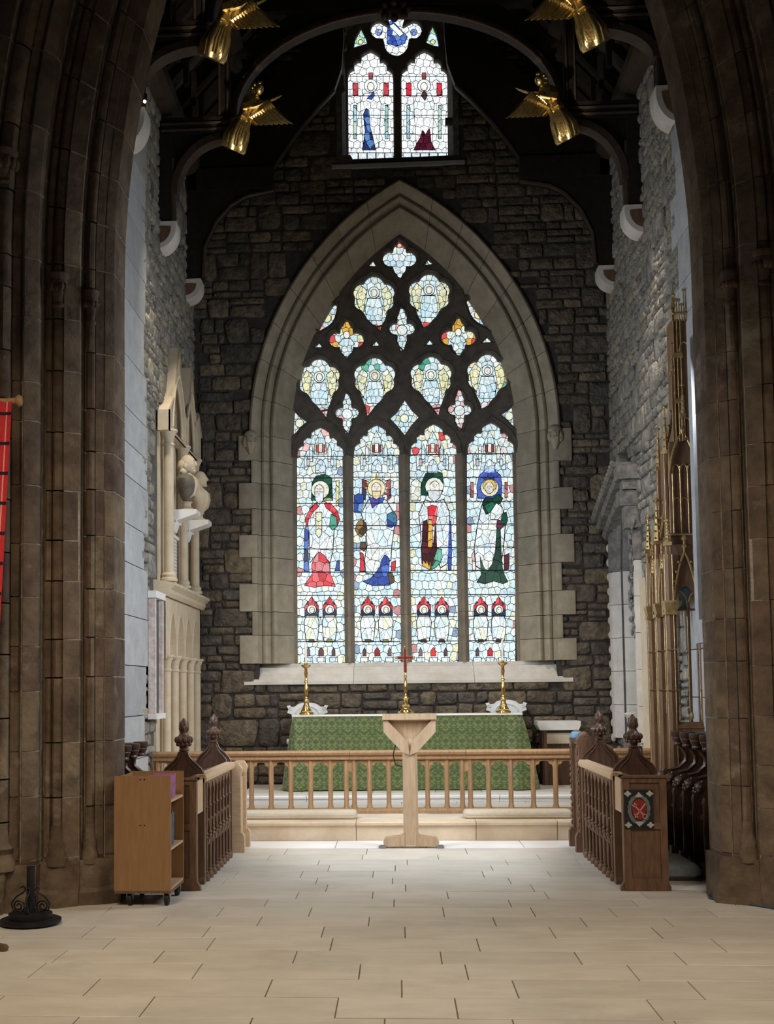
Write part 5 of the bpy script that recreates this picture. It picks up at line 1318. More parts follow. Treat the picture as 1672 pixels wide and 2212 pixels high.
# ---- hassocks
a = WZ(1428, 1890); b = WZ(1520, 1890)
t = thing('hassock', ((a.x+b.x)/2, 10.85, 0), 'large grey-blue hassock on the floor before the right stalls', 'hassock')
pad(MB(), 2.055, 2.38, 10.55, 11.30, .012, .135, .05).build('cushion', MT['hassock'], t, smooth=True); MB().box(2.065, 2.39, 10.57, 11.28, 0, .014).build('base', MT['oak_dark'], t)
tag(pad(MB(), 2.09, 2.30, 11.55, 11.75, .0, .13, .015).build('kneeling_box', MT['pblack']), 'small black kneeling box behind the grey-blue hassock', 'box')
t = thing('round_cushion', (2.22, 12.25, .0), 'small round blue cushion hanging by the gilded canopy', 'cushion')
MB().lathe([(.02,-.03),(.07,-.028),(.085,0),(.07,.028),(.02,.03)], (2.24, 12.28, .80), 18, ax='y').build('pad', MT['blue'], t, smooth=True); MB().tube([(2.24, 12.28, .88), (2.24, 12.30, .99)], .005, 5).build('loop', MT['blue'], t)
MB().box(2.22, 2.26, 12.30, 12.34, 0, 1.02).build('stand', MT['oak_dark'], t)

# ---- book trolley
bx0, bx1 = WZ(257, 1950).x, WZ(378, 1950).x
y0, y1 = 9.33, 9.90; zb, zt = .115, .965
t = thing('book_trolley', ((bx0+bx1)/2, (y0+y1)/2, 0), 'oak-veneered book trolley on castors against the left pier', 'trolley')
MB().box(bx0, bx1, y0, y0+.02, zb, zt).build('end_panel', MT['laminate'], t)
MB().box(bx0, bx1, y1-.02, y1, zb, zt).build('end_panel', MT['laminate'], t)
MB().box(bx0+.01, bx0+.03, y0+.02, y1-.02, zb, zt-.01).build('back_panel', MT['laminate'], t)
MB().box(bx0+.005, bx1+.0, y0+.0, y1, zb-.02, zb-.001).build('base_board', MT['oak_brown'], t)
SH = [zb, W(390, 1832, 9.5).z, W(390, 1730, 9.5).z]
for z in SH: MB().box(bx0+.03, bx1-.004, y0+.02, y1-.02, z, z+.018).build('shelf', MT['oak_pale'], t)
for (zz, k) in ((W(318, 1684, y0).z, 0), (W(318, 1783, y0).z, 0)):
    for d in (-.016, .016): MB().lathe([(.006,-.003),(.006,.004)], ((bx0+bx1)/2+.0+d-.0, y0, zz), 8, ax='y').build('screw', MT['iron'], t)
for xx in (bx0+.09, bx1-.06):
    for yy in (y0+.06, y1-.07):
        c = MB().lathe([(.012,-.016),(.046,-.016),(.050,-.01),(.050,.01),(.046,.016),(.012,.016)], (xx+.02, yy, .051), 18, ax='x').build('castor', MT['rubber'], t, smooth=True)
        f = MB().box(xx-.004, xx+.044, yy-.022, yy+.025, .075, zb-.02)
        for s in (-.004, .040): f.prism([(yy-.03, .095), (yy+.03, .095), (yy+.012, .045), (yy-.012, .045)], 'x', xx+s, xx+s+.006)
        f.build('fork', MT['steel'], c)
xb = bx1-.03
def book(z, yy, th, h, d, tilt, m, label):
    o = thing('hymn_book', (xb, yy, z), label, 'book', 'books on the trolley')
    def slab_(x0, x1, a, b, z0, z1): 
        return [(x, yy+a_+(zz-z)*tilt, zz) for x in (x0, x1) for a_ in (a, b) for zz in (z0, z1)]
    F = [(0,1,3,2),(4,6,7,5),(0,4,5,1),(2,3,7,6),(0,2,6,4),(1,5,7,3)]
    for a, b in ((0, .004), (th-.004, th)): MB().add(slab_(xb-d, xb, a, b, z, z+h), F).build('cover', m, o)
    MB().add(slab_(xb-.004, xb+.001, 0, th, z, z+h), F).build('spine', m, o)
    MB().add(slab_(xb-d+.006, xb-.005, .004, th-.004, z+.005, z+h-.005), F).build('pages', MT['paper'], o)
nm = ['nearest', 'second', 'third', 'fourth', 'fifth', 'sixth']
for k in range(6): book(SH[2]+.019, y0+.045+k*.054, .042, .165+.006*(k % 3), .16, .07, MT['purple'], 'mauve hymn book on the upper trolley shelf, %s from the end panel' % nm[k])
for k in range(5): book(SH[1]+.019, y0+.045+k*.05, .044, .24+.012*(k % 2), .17, .10, MT['navy'], 'dark grey-blue book on the middle trolley shelf, %s from the end panel' % nm[k])

# ---- wrought-iron stand at the foot of the left pier
x, yy = W(66, 1978, 8.62).x, 8.62
t = thing('iron_stand', (x, yy, 0), 'black wrought-iron pole stand with scrolls and a round stepped base', 'stand')
MB().lathe([(.205,.012),(.212,.02),(.212,.036),(.20,.042)], (x, yy, 0), 26).build('base_plate', MT['iron'], t, smooth=True)
MB().lathe([(.150,.042),(.150,.078),(.142,.084)], (x, yy, 0), 26).build('base_tier', MT['iron'], t, smooth=True)
for k in range(4):
    a = PI/4+k*PI/2; MB().ball((x+.185*math.cos(a), yy+.185*math.sin(a), .012), .014, 8, 6).build('foot', MT['iron'], t, smooth=True)
MB().lathe([(.028,.08),(.028,.395),(.024,.395),(.024,.30)], (x, yy, 0), 16).build('socket_pole', MT['iron'], t, smooth=True)
for s in (-1, 1):
    for ang in (0, PI/2):
        pts = []
        for k in range(26):
            f = k/25; r = .038*(1-f)+.008; th = -PI/2+f*3.6*PI
            pts.append((.085+r*math.cos(th)*-1, .125+r*math.sin(th)))
        pts = pts[::-1] + [(.06,.088), (.125,.10), (.135,.14), (.10,.19), (.055,.215), (.035,.235), (.05,.26), (.07,.25)]
        ca, sa = math.cos(ang), math.sin(ang)
        MB().tube([(x+s*a*ca, yy+s*a*sa, z) for a, z in pts], .0065, 6).build('scroll', MT['iron'], t, smooth=True)

# ---- red banner at the left edge
YB2 = 8.45; zp = W(20, 866, YB2).z; xr = W(28, 870, YB2).x; xbm = W(-6, 1400, YB2).x; zbm = zp-1.85
t = thing('banner', (xr-.3, YB2, zbm), 'red banner with dark bars hanging from a wooden pole at the left edge', 'banner')
def cloth_pt(f, g, off=0):
    xx = (xr+(xbm-xr)*g) + (-.75-(xr-(-2.67)))*f; return (xx, YB2-.022+.03*math.sin(f*26+g*2)*(.25+.75*g)-off, zp-.0+(zbm-zp)*g)
REDM = mat('red_banner_cloth', (.52,.022,.030), (.62,.035,.04), 30, .8, bump=.2, bscale=150)
DKM = mat('banner_dark_band', (.012,.012,.022), None, 30, .8, bump=.1)
PKM = mat('banner_pale_stripe', (.75,.35,.32), None, 30, .8, bump=.1)
def strip(f0, f1, g0, g1, off, nf, ng, nm_, m):
    mb = MB(); A = [[cloth_pt(f0+(f1-f0)*i/nf, g0+(g1-g0)*j/ng, off) for i in range(nf+1)] for j in range(ng+1)]
    Bk = [[(a[0], a[1]+.004, a[2]) for a in r] for r in A]
    n = nf+1
    mb.add([p_ for r in A for p_ in r] + [p_ for r in Bk for p_ in r],
           [(j*n+i, j*n+i+1, (j+1)*n+i+1, (j+1)*n+i) for j in range(ng) for i in range(nf)] + [((ng+1)*n+j*n+i, (ng+1)*n+(j+1)*n+i, (ng+1)*n+(j+1)*n+i+1, (ng+1)*n+j*n+i+1) for j in range(ng) for i in range(nf)]
           + [(j*n, (j+1)*n, (ng+1)*n+(j+1)*n, (ng+1)*n+j*n) for j in range(ng)])
    return mb.build(nm_, m, t, smooth=True)
strip(0, 1, 0, 1, 0, 40, 14, 'cloth', REDM)
for k in range(8): strip(0, 1, .045+k*.113, .056+k*.113, .004, 40, 1, 'dark_band', DKM)
for f in (.045, .30, .62): strip(f, f+.012, 0, 1, .003, 2, 14, 'pale_stripe', PKM)
MB().tube([(xr-.85, YB2, zp), (xr+.02, YB2, zp)], .022, 10).build('pole', MT['oak'], t, smooth=True)
MB().lathe([(.012,0),(.034,.008),(.042,.025),(.034,.042),(.012,.05)], (xr+.018, YB2, zp), 16, ax='x').build('pole_knob', MT['oak'], t, smooth=True)
MB().tube([(xr-.41, YB2, zp), (xr-.41, YB2+.1, zp+.03), (xr-.41, 9.0, zp+.05)], .012, 8).build('wall_bracket', MT['iron'], t)

# ---- cable along the foot of the right pier; end of a wooden bench at the left edge
pts = [WZ(u, v) for u, v in ((1530, 1936), (1534, 1943), (1560, 1948), (1610, 1955), (1660, 1963), (1710, 1972))]
tag(MB().tube([(q.x, q.y, .010) for q in pts], .009, 6).build('floor_cable', MT['navy'], smooth=True), 'thin dark cable lying on the floor at the right pier', 'cable')
p = WZ(3, 2056)
t = thing('bench', (p.x-.3, p.y+.05, 0), 'rounded end of a brown wooden bench foot at the left edge', 'bench')
MB().prism([(p.x-.7,.0),(p.x+.02,.0),(p.x+.03,.015),(p.x+.015,.035),(p.x-.05,.045),(p.x-.7,.05)], 'y', p.y, p.y+.06).build('foot', MT['oak_brown'], t); MB().box(p.x-.66, p.x-.60, p.y, p.y+.06, .045, .42).build('leg', MT['oak_brown'], t)

# ================================================================== monuments of the north wall
XN = -XW
def wall_plate_x(outer, holes, xa, xb, ch=0): return MB().plate(outer, holes, xb, xa, ch, fn=lambda p, tt: (tt, p[0], p[1]))
def arch_hole(c, a, z0, zs, h): return Arch(c, a, z0, zs, h).outline(0, 8)
t = thing('wall_arcade', (XN+.1, 15.9, .28), 'two-tier arcade of cream carved stone on the north wall', 'monument')
PX = XN+.05
low = [(14.86, 15.40), (15.40, 15.98), (15.98, 16.57), (16.57, 17.12)]
MB().plate([(14.62, 1.98), (17.30, 1.98), (17.30, 2.72), (14.62, 2.72)], [arch_hole((a+b)/2, (b-a)/2-.055, 2.0, 2.1, .45) for a, b in low], XN+.13, XN+.02, .012, fn=lambda p, tt: (tt, p[0], p[1])).build('lower_arches', MT['carved'], t)
def column(yy, z0, z1, r, x):
    o = MB().lathe([(r,z0+.10),(r,z1-.16)], (x, yy, 0), 14).build('column', MT['carved'], t, smooth=True)
    MB().lathe([(r*1.7,z0),(r*1.7,z0+.03),(r*1.35,z0+.05),(r*1.5,z0+.08),(r*1.05,z0+.11)], (x, yy, 0), 14).build('base', MT['carved'], o, smooth=True)
    MB().lathe([(r*1.0,z1-.20),(r*1.22,z1-.19),(r*1.22,z1-.175),(r*1.0,z1-.16),(r*1.1,z1-.09),(r*1.6,z1-.03),(r*1.8,z1-.025),(r*1.8,z1),(r*1.2,z1)], (x, yy, 0), 14).build('capital', MT['carved'], o, smooth=True)
for yy in (14.86, 15.40, 15.98, 16.57, 17.12): column(yy, .28, 2.03, .052, XN+.11)
MB().prism([(XN,2.72),(XN+.17,2.72),(XN+.20,2.76),(XN+.20,2.80),(XN+.26,2.85),(XN+.26,2.88),(XN,2.92)], 'y', 14.60, 17.36).build('ledge', MT['carved'], t)
MB().box(XN, XN+.03, 14.62, 17.3, .28, 2.75).build('back_slab', MT['carved'], t)
up = [(14.95, 16.0), (16.0, 16.95)]
MB().plate([(14.78, 4.75), (17.3, 4.75), (17.3, 5.15), (17.0, 5.45), (16.75, 5.2), (16.48, 5.95), (16.2, 5.25), (16.0, 5.15), (15.8, 5.25), (15.48, 5.95), (15.15, 5.25), (14.95, 5.12), (14.78, 5.0)], [arch_hole((a+b)/2, (b-a)/2-.10, 4.78, 4.82, .72) for a, b in up], XN+.155, XN+.02, .02, fn=lambda p, tt: (tt, p[0], p[1])).build('upper_arches', MT['carved'], t)
for a, b in up:
    A = Arch((a+b)/2, (b-a)/2-.14, 4.8, 4.84, .68)
    for s in (-1, 1):
        MB().tube([(XN+.158, *A.pt(s, .06, 1+k/10)) for k in range(11)], .022, 6).build('arch_roll', MT['carved'], t, smooth=True); MB().tube([(XN+.13, *A.pt(s, .0, 1+k/10)) for k in range(11)], .018, 6).build('arch_roll', MT['carved'], t, smooth=True)
for yy, r in ((14.95, .062), (16.0, .055), (16.95, .055)): column(yy, 2.92, 4.78, r, XN+.125)
for yy in (16.12, 17.08): column(yy, 2.92, 4.72, .03, XN+.10)
MB().box(XN, XN+.025, 14.85, 17.3, 2.9, 4.8).build('back_slab', MT['carved'], t)
# blue and white painted niche back, tablet and busts
def bust(x, yy, zb, m, mh, label, k=1.0):
    t = thing('portrait_bust', (x, yy, zb), label, 'bust', 'busts on the north wall')
    MB().lathe([(.09*k,0),(.10*k,.02*k),(.06*k,.05*k),(.055*k,.09*k),(.08*k,.11*k)], (x, yy, zb), 14).build('socle', mh, t, smooth=True)
    z = zb+.11*k
    rg = []
    for (dz, rx, ry, dx) in ((0,.05,.07,.01),(.05,.085,.12,.015),(.12,.115,.19,.015),(.20,.13,.24,.01),(.27,.128,.26,.0),(.315,.11,.22,-.005),(.34,.075,.13,-.005),(.355,.055,.07,-.0),(.39,.05,.055,.0)):
        rg.append([(x+dx*k+rx*k*math.cos(2*PI*i/18), yy+ry*k*math.sin(2*PI*i/18), z+dz*k) for i in range(18)])
    MB().rings(rg).build('shoulders', m, t, smooth=True)
    h = MB().ball((x+.015*k, yy, z+.485*k), .10*k, 14, 10, (1.0, .78, 1.18)); h.ball((x+.06*k, yy, z+.43*k), .06*k, 10, 7, (.9, .85, 1.0)); h.tube([(x+.095*k, yy, z+.53*k), (x+.125*k, yy, z+.47*k), (x+.10*k, yy, z+.46*k)], [.012*k, .020*k, .014*k], 7); h.lathe([(.05*k,.30*k),(.05*k,.40*k)], (x, yy, z), 12)
    h.ball((x+.095*k, yy, z+.395*k), .026*k, 8, 6, (1, 1.2, .9)); h.ball((x+.10*k, yy, z+.435*k), .018*k, 8, 5, (.8, 1.6, .7)); h.ball((x+.098*k, yy, z+.525*k), .018*k, 8, 5, (.8, 2.8, .7))
    for s in (-1, 1): h.ball((x-.0*k, yy+s*.088*k, z+.45*k), .022*k, 7, 5, (1, .5, 1.5))
    h.ball((x-.04*k, yy, z+.46*k), .088*k, 12, 8, (.9, .98, 1.0)); h.ball((x-.03*k, yy+.05*k, z+.38*k), .05*k, 8, 6); h.ball((x-.03*k, yy-.05*k, z+.38*k), .05*k, 8, 6)
    h.build('head', mh, t, smooth=True)
    MB().prism([(x+.06*k, z+.04*k), (x+.12*k, z+.08*k), (x+.155*k, z+.20*k), (x+.14*k, z+.29*k), (x+.06*k, z+.36*k), (x+.0*k, z+.34*k), (x+.04*k, z+.20*k)], 'y', yy-.10*k, yy+.10*k).build('drapery', mh, t)
    return t
def bracket(yy, x1, z, label):
    b = thing('bust_bracket', (XN, yy, z-.3), label, 'bracket', 'marble brackets under the busts')
    MB().prism([(XN+.02, z-.30), (XN+.10, z-.26), (XN+.14, z-.14), (x1-.04, z-.07), (x1, z-.05), (x1, z), (XN+.02, z)], 'y', yy-.15, yy+.15).build('shelf', MT['marble'], b)
    for s in (-1, 1): MB().tube([(XN+.10+.05*math.cos(k*.7)*(1-k/14), yy+s*.155, z-.16+.05*math.sin(k*.7)*(1-k/14)) for k in range(12)], .012, 6).build('volute', MT['marble'], b, smooth=True)
bracket(15.5, XN+.40, 3.86, 'white marble bracket under the nearer bust'); bust(XN+.25, 15.5, 3.86, MT['bronze'], MT['carved'], 'nearer portrait bust with cream head and dark shoulders on the north wall')
bracket(16.48, XN+.40, 3.86, 'white marble bracket under the farther bust'); bust(XN+.25, 16.48, 3.86, MT['carved'], MT['carved'], 'farther cream portrait bust half hidden behind the nearer one', .95)
def inscribed(name):
    m = mat(name, (.70,.69,.66), (.78,.77,.74), 8, .5, bump=0); nt = m.node_tree; N = nt.nodes; L = nt.links; b = N['Principled BSDF']
    g = N.new('ShaderNodeNewGeometry'); s = N.new('ShaderNodeSeparateXYZ'); L.new(g.outputs['Position'], s.inputs[0])
    q = N.new('ShaderNodeMath'); q.operation = 'PINGPONG'; q.inputs[1].default_value = .022; L.new(s.outputs[2], q.inputs[0])
    nz = N.new('ShaderNodeTexNoise'); nz.inputs['Scale'].default_value = 60; L.new(g.outputs['Position'], nz.inputs['Vector'])
    ad = N.new('ShaderNodeMath'); ad.operation = 'MULTIPLY_ADD'; ad.inputs[1].default_value = .02; L.new(nz.outputs['Fac'], ad.inputs[0]); L.new(q.outputs[0], ad.inputs[2])
    c = N.new('ShaderNodeMath'); c.operation = 'LESS_THAN'; c.inputs[1].default_value = .017; L.new(ad.outputs[0], c.inputs[0])
    old = b.inputs['Base Color'].links[0].from_socket; mx = N.new('ShaderNodeMixRGB'); L.new(c.outputs[0], mx.inputs[0]); L.new(old, mx.inputs[1]); mx.inputs[2].default_value = (.36,.35,.33,1); L.new(mx.outputs[0], b.inputs['Base Color'])
    return m
INS = inscribed('inscribed_marble')
t = thing('memorial_tablet', (XN+.05, 15.5, 2.95), 'white inscribed marble tablet below the nearer bust', 'tablet')
MB().box(XN+.03, XN+.075, 15.22, 15.78, 3.02, 3.52).build('inscribed_slab', INS, t)
MB().prism([(15.18, 3.52), (15.82, 3.52), (15.80, 3.56), (15.20, 3.56)], 'x', XN+.026, XN+.10).build('cornice', MT['marble'], t); MB().prism([(15.2, 3.02), (15.8, 3.02), (15.62, 2.93), (15.38, 2.93)], 'x', XN+.026, XN+.085).build('apron', MT['marble'], t)
t = thing('wall_memorial', (XN+.03, 14.3, 1.32), 'tall veined marble memorial frame around a dark panel on the north wall', 'memorial')
fy0, fy1, fz0, fz1 = 14.05, 14.56, 1.34, 2.66
for a, b, c, d in ((fy0, fy0+.07, fz0, fz1), (fy1-.07, fy1, fz0, fz1)): MB().box(XN+.05, XN+.13, a, b, c, d).build('frame_side', MT['marble_vein'], t)
MB().box(XN+.05, XN+.15, fy0-.03, fy1+.03, fz1, fz1+.08).build('cornice', MT['marble'], t); MB().box(XN+.05, XN+.15, fy0-.03, fy1+.03, fz0-.06, fz0).build('sill', MT['marble'], t)
MB().box(XN+.04, XN+.085, fy0+.07, fy1-.07, fz0, fz1).build('panel', MT['slate'], t)

# ================================================================== arched recess of the south wall (sedile)
XS = XW
t = thing('arched_recess', (XS, 16.45, .28), 'tall moulded stone recess with its lit jambs coloured pale, in the south wall beside the altar', 'recess')
RP = [(-.04, XS+.42), (-.04, XS+.10), (-.02, XS+.06), (.0, XS+.02), (.03, XS+.04), (.05, XS-.02), (.08, XS-.05), (.10, XS-.02), (.12, XS-.05), (.14, XS-.09), (.17, XS-.07), (.19, XS-.10), (.24, XS-.12), (.30, XS-.12), (.30, XS+.10)]
fnx = lambda yy, z, d: (d, yy, z)
for s in (-1, 1):
    for i in range(5): SA.chunk(RP, s, i/5+.0015, (i+1)/5-.0015, 1, fnx).build('jamb_stone', MT['sill'], t, smooth=True, ang=.6)  # light on the jambs is put into a paler stone than the arch
    for i in range(4): SA.chunk(RP, s, 1+i/4+.0015, 1+(i+1)/4, 4, fnx).build('arch_stone', MT['craggy'], t, smooth=True, ang=.6)
# raking carved cornice over it and its broken western end
def rake(z0, z1, th, out, nm, m):
    MB().rings([[(x, yy, z) for x, z in ((XS+.02, za), (XS-out, za), (XS-out-.03, za+th*.5), (XS-out, za+th), (XS+.02, za+th))] for yy, za in ((17.40, z0), (16.75, z0+(z1-z0)*.45), (15.72, z1))]).build(nm, m, t)
rake(3.62, 4.10, .12, .16, 'cornice', MT['craggy']); rake(3.75, 4.23, .10, .24, 'cornice', MT['craggy']); rake(3.86, 4.34, .06, .30, 'cornice', MT['craggy'])
for k in range(16):
    f = k/15; MB().ball((XS-.31, 17.38-1.62*f, 3.93+.46*f), .035, 7, 5).build('carved_leaf', MT['craggy'], t, smooth=True)
for (z0, z1, o, y1) in ((3.55, 3.82, .20, 15.80), (3.83, 4.02, .26, 15.86), (4.03, 4.15, .22, 15.80), (4.16, 4.34, .28, 15.84)):
    MB().box(XS-o, XS+.02, 15.55+rr(-.03, .03), y1, z0, z1).build('broken_end', MT['craggy'], t)
for k in range(46):
    MB().ball((XS-.115+rr(-.03, .02), 15.64+rr(-.10, .12), 2.2+k*.032), rr(.025, .045), 7, 5, (rr(.5, 1), rr(.7, 1.5), rr(.7, 1.6))).build('weathered_carving', MT['craggy'], t, smooth=True)
for k in range(14):
    MB().ball((XS-.10, 17.42, .9+k*.2), .04, 7, 5, (1, .8, 1.5)).build('crocket', MT['carved'], t, smooth=True)
MB().box(XS-.06, XS+.1, 15.05, 15.72, .2, 2.9).build('pilaster', MT['carved'], t)
MB().prism([(XS+.4, 1.28), (XS-.05, 1.28), (XS-.12, 1.24), (XS-.05, 1.12), (XS+.02, 1.0), (XS+.4, 1.0)], 'y', 15.9, 16.5).build('bracket_shelf', MT['sill'], t)
MB().box(XS+.05, XS+.42, 15.85, 17.05, .82, .92).build('seat_slab', MT['sill'], t)

# ================================================================== gilded timber canopy
t = thing('gilded_canopy', (2.78, 13.0, .0), 'tall pinnacled oak canopy picked out in gold against the south wall', 'canopy')
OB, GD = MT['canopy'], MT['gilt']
def pinnacle(x, yy, z0, z1, w, spire, crk=True):
    """square gilded shaft with a crocketed spire and finial"""
    o = MB().prism([(x-w, yy-w*.4), (x-w*.4, yy-w), (x+w*.4, yy-w), (x+w, yy-w*.4), (x+w, yy+w), (x-w, yy+w)], 'z', z0, z1).build('pinnacle_shaft', OB, t)
    MB().box(x-w*1.5, x+w*1.5, yy-w*1.5, yy+w*1.5, z1-.01, z1+.03).build('band', GD, o)
    sp = MB().lathe([(w*1.25, z1+.03), (w*.75, z1+.03+spire*.4), (w*.3, z1+.03+spire*.85), (w*.45, z1+.03+spire*.88), (w*.3, z1+.03+spire*.91)], (x, yy, 0), 6)
    sp.ball((x, yy, z1+.03+spire*.97), w*.75, 8, 6)
    for k in range(4): sp.ball((x+w*.9*math.cos(k*PI/2), yy+w*.9*math.sin(k*PI/2), z1+.03+spire*.95), w*.4, 6, 5)
    if crk:
        for k in range(5):
            z = z1+.06+spire*.16*k; r = w*(1.25-.19*k)
            for q in range(4): sp.ball((x+r*math.cos(q*PI/2+PI/4), yy+r*math.sin(q*PI/2+PI/4), z), w*.33, 6, 5)
    sp.build('spire', GD, o, smooth=True)
    for q in (-1, 1): MB().tube([(x+q*w*.8, yy-w*.9, z0), (x+q*w*.8, yy-w*.9, z1)], w*.11, 5).build('gilt_bead', GD, o)
    return o
YC = 12.6; xl, xm, xr2 = 2.63, 2.80, 2.925
# clustered posts of the lowest stage
for x, yy in ((xl, YC), (xr2, YC), (xl, 13.05), (xl, 13.5)):
    w = .05 if x == xl else .03
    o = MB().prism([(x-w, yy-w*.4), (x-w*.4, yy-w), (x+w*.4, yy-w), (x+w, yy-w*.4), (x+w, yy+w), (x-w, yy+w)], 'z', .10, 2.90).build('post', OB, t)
    for a, b in ((-1, -.4), (.4, -1)): MB().tube([(x+a*w, yy+b*w, .12), (x+a*w, yy+b*w, 2.9)], .0045, 5).build('gilt_bead', GD, o)
    MB().prism([(x-w*1.3, yy-w*1.3), (x+w*1.3, yy-w*1.3), (x+w*1.3, yy+w*1.3), (x-w*1.3, yy+w*1.3)], 'z', 2.30, 2.33).build('capital', GD, o); MB().rings([[(x+a*w*k, yy+b*w*k, z) for a, b in ((-1,-1),(1,-1),(1,1),(-1,1))] for k, z in ((1.05, 2.33), (1.2, 2.36), (1.45, 2.42), (1.45, 2.44))]).build('capital', GD, o)
    MB().rings([[(x+a*w*k, yy+b*w*k, z) for a, b in ((-1,-1),(1,-1),(1,1),(-1,1))] for k, z in ((1.7, .0), (1.7, .12), (1.3, .16), (1.5, .20), (1.05, .24))]).build('post_base', GD, o)
    for z in (1.55, 1.95): MB().box(x-w*1.2, x+w*1.2, yy-w*1.2, yy+w*1.2, z, z+.010).build('post_ring', GD, o)
# west-facing bay: panelled foot, sill, mullion and traceried opening
MB().box(xl, xr2, YC-.01, YC+.02, .1, 1.15).build('panel', MT['oak_brown'], t)
MB().prism([(YC-.06, 1.15), (YC-.07, 1.18), (YC-.03, 1.24), (YC+.03, 1.24), (YC+.03, 1.15)], 'x', xl+.03, xr2).build('sill', OB, t); MB().tube([(xl+.05, YC-.06, 1.16), (xr2, YC-.06, 1.16)], .008, 5).build('gilt_bead', GD, t)
MB().tube([(xm, YC, 1.22), (xm, YC, 2.42)], .018, 8).build('mullion', OB, t, smooth=True); MB().tube([(xm-.012, YC-.014, 1.22), (xm-.012, YC-.014, 2.42)], .005, 5).build('gilt_bead', GD, t); MB().ball((xm, YC-.02, 1.30), .022, 8, 6, (1, 1, 2)).build('statuette', GD, t, smooth=True)
bw = (xr2-xl)/2; bc = (xl+xr2)/2
ogee = lambda k, w, z, h: [(bc+s_*w*(math.cos(f*PI/2)**.75), z+h*f**1.15) for s_ in (-1, 1) for f in ([i/8 for i in range(9)] if s_ < 0 else [1-i/8 for i in range(9)])]
hole = [(bc-bw+.05, 2.36), (bc+bw-.05, 2.36)] + [(bc+(bw-.05)*math.cos(PI*i/12), 2.36+.22*math.sin(PI*i/12)**.9) for i in range(1, 12)]
MB().plate([(xl, 2.34), (xr2, 2.34), (xr2, 3.0), (xl, 3.0)], [hole], YC-.02, YC+.02).build('arch_panel', MT['oak_brown'], t)
MB().tube([(a, YC-.03, b) for a, b in ogee(0, bw-.03, 2.40, .52)], .012, 6).build('gilt_ogee', GD, t, smooth=True)
for s in (-1, 1):
    MB().tube([(xm+s*q, YC-.005, 2.40+zz) for q, zz in ((0,0),(.02,.07),(.055,.12),(.09,.15))], .009, 6).build('tracery_bar', GD, t, smooth=True)
    for k in range(5):
        f = .15+.17*k; MB().ball((bc+s*(bw-.02)*(math.cos(f*PI/2)**.75)+s*.015, YC-.035, 2.40+.52*f**1.15), .016, 6, 5).build('crocket', GD, t, smooth=True)
MB().lathe([(.008,2.90),(.012,2.96),(.028,2.98),(.012,3.0),(.01,3.03),(.03,3.06),(.008,3.09)], (bc, YC-.03, 0), 8).build('finial', GD, t, smooth=True)
MB().plate([(bc-bw+.04, 2.34), (bc+bw-.04, 2.34), (bc+bw-.04, 2.60), (bc-bw+.04, 2.60)], [[(bc-.11+.09*math.cos(k*PI/6), 2.44+.09*math.sin(k*PI/6)) for k in range(12)], [(bc+.11+.05*math.cos(k*PI/6)-.03, 2.44+.09*math.sin(k*PI/6)) for k in range(12)]], YC+.02, YC+.03).build('blue_panel', MT['blue'], t)
# north-facing side of the lowest stage
MB().box(xl-.01, xl+.02, YC, 13.5, 2.45, 2.95).build('side_panel', OB, t); MB().box(xl+.01, xl+.03, YC, 13.5, .1, 1.1).build('side_panel', MT['oak_brown'], t)
for a, b in ((YC, 13.05), (13.05, 13.5)):
    c = (a+b)/2; MB().tube([(xl-.02, c+s_*(b-a)/2*.85*math.cos(f*PI/2)**.75, 2.42+.5*f) for s_ in (-1, 1) for f in ([i/7 for i in range(8)] if s_ < 0 else [1-i/7 for i in range(8)])], .012, 6).build('gilt_ogee', GD, t, smooth=True)
# second stage
MB().box(2.66, 2.95, YC+.02, 13.3, 2.95, 3.12).build('cornice_box', MT['oak_brown'], t); MB().tube([(2.65, YC, 3.10), (2.94, YC, 3.10)], .010, 6).build('gilt_bead', GD, t)
MB().box(2.68, 2.95, YC+.06, 13.2, 3.1, 4.05).build('traceried_box', MT['oak_brown'], t)
for k in range(4):
    x = 2.70+k*.075; MB().tube([(x, YC+.05, 3.12), (x, YC+.05, 3.80)], .006, 5).build('tracery_bar', GD, t)
for k in range(3):
    c = 2.7375+k*.075
    for s in (-1, 1): MB().tube([(c+s*.0375*math.cos(f*PI/2), YC+.05, 3.72+.10*math.sin(f*PI/2)) for f in (0,.25,.5,.75,1)], .005, 5).build('tracery_bar', GD, t); MB().tube([(c+s*.0375*math.cos(f*PI/2), YC+.05, 3.42+.06*math.sin(f*PI/2)) for f in (0,.33,.66,1)], .004, 5).build('tracery_bar', GD, t)
MB().tube([(bc+.03+s_*.14*math.cos(f*PI/2)**.7, YC+.04, 3.72+.42*f**1.2) for s_ in (-1, 1) for f in ([i/8 for i in range(9)] if s_ < 0 else [1-i/8 for i in range(9)])], .012, 6).build('gilt_ogee', GD, t, smooth=True)
pinnacle(2.93, YC, 3.1, 4.10, .020, .25); pinnacle(2.82, YC+.04, 4.05, 4.30, .018, .30)
MB().lathe([(.010,4.12),(.03,4.16),(.01,4.2)], (bc+.03, YC+.03, 0), 8).build('finial', GD, t, smooth=True)
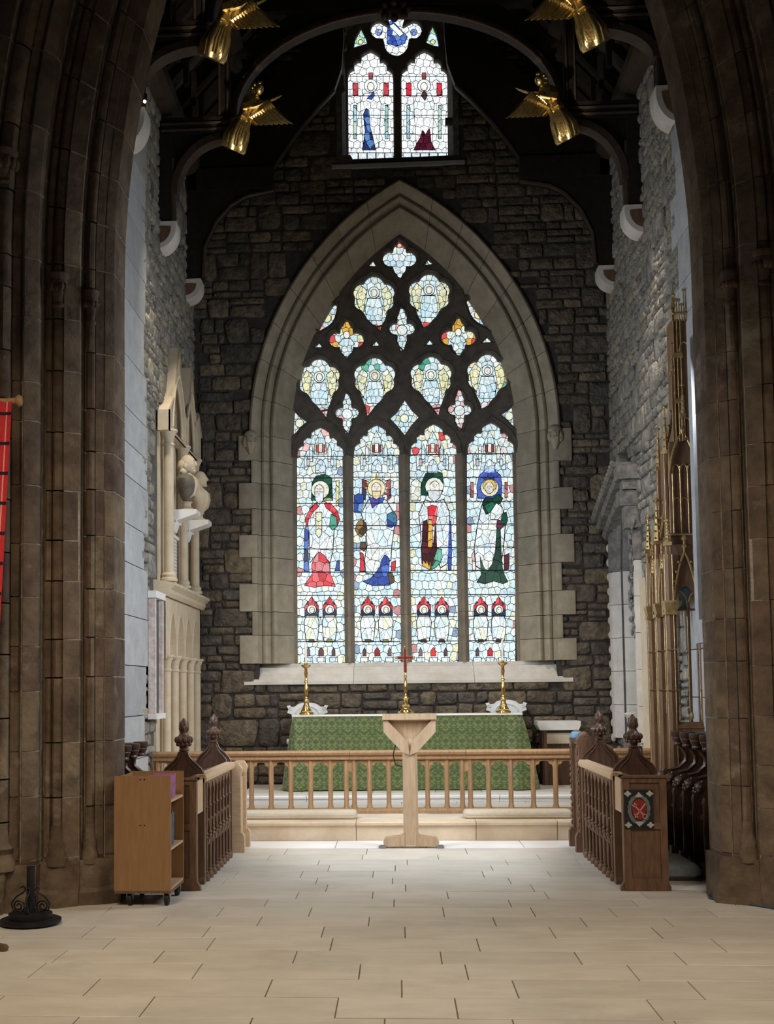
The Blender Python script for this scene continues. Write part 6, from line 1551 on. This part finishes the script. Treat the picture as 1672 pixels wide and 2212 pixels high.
# third stage
MB().box(2.76, 2.95, YC+.12, 12.98, 4.0, 5.32).build('tower_panel', OB, t)
for x in (2.765, 2.80, 2.835): MB().tube([(x, YC+.11, 4.02), (x, YC+.11, 5.30)], .005, 5).build('gilt_bead', GD, t)
for z in (4.45, 4.92): MB().box(2.755, 2.85, YC+.10, YC+.14, z, z+.05).build('band', GD, t)
MB().tube([(2.87+.05*math.cos(f*PI), YC+.11, 4.98+.10*math.sin(f*PI)) for f in [i/8 for i in range(9)]], .008, 5).build('gilt_ogee', GD, t); MB().tube([(2.87+.05*math.cos(f*PI), YC+.11, 4.20+.10*math.sin(f*PI)) for f in [i/8 for i in range(9)]], .008, 5).build('gilt_ogee', GD, t)
for k in range(9):
    x = 2.76+.024*k; h = .10+.10*(k % 2)+.05*(k % 3); MB().tube([(x, YC+.12, 5.30), (x, YC+.12, 5.32+h)], .007, 5).build('cresting', GD, t)
    MB().ball((x, YC+.12, 5.32+h), .018, 6, 5).build('cresting_leaf', GD, t, smooth=True); MB().ball((x+.01, YC+.11, 5.38), .016, 6, 5).build('cresting_leaf', GD, t, smooth=True)
pinnacle(2.775, YC+.13, 5.1, 5.45, .014, .22)
# pinnacles stepping down along the north side
for x, yy, z0, z1, w, sp in ((2.615, 13.5, 2.4, 3.02, .030, .36), (2.615, 13.05, 2.4, 3.06, .034, .44), (2.62, YC, 2.4, 3.0, .024, .22), (2.66, 12.75, 2.9, 3.95, .026, .46), (2.67, 13.15, 2.9, 3.85, .022, .42),
                             (2.66, 13.3, 2.6, 3.2, .018, .22), (2.61, 13.28, 2.3, 2.75, .018, .25), (2.61, 12.82, 2.3, 2.75, .018, .25), (2.745, 12.72, 3.9, 4.75, .014, .30)):
    pinnacle(x, yy, z0, z1, w, sp)
for (a, b) in (((2.62, 13.05, 3.02), (2.70, 12.98, 3.55)), ((2.62, 13.5, 2.95), (2.68, 13.28, 3.45)), ((2.66, 12.78, 3.95), (2.76, 12.8, 4.45))):
    a, b = Vector(a), Vector(b); m = a.lerp(b, .5)+Vector((0, 0, -.10))
    q = [a*(1-f)**2+m*2*f*(1-f)+b*f*f for f in [i/8 for i in range(9)]]
    MB().tube(q, .014, 6).build('flying_buttress', GD, t, smooth=True)
    for p_ in q[1:-1:2]: MB().ball((p_.x-.01, p_.y, p_.z+.02), .018, 6, 5).build('crocket', GD, t, smooth=True)
MB().tube([(2.69, 12.98, .1), (2.69, 12.98, 1.32)], .05, 12).build('round_shaft', MT['oak_brown'], t, smooth=True)
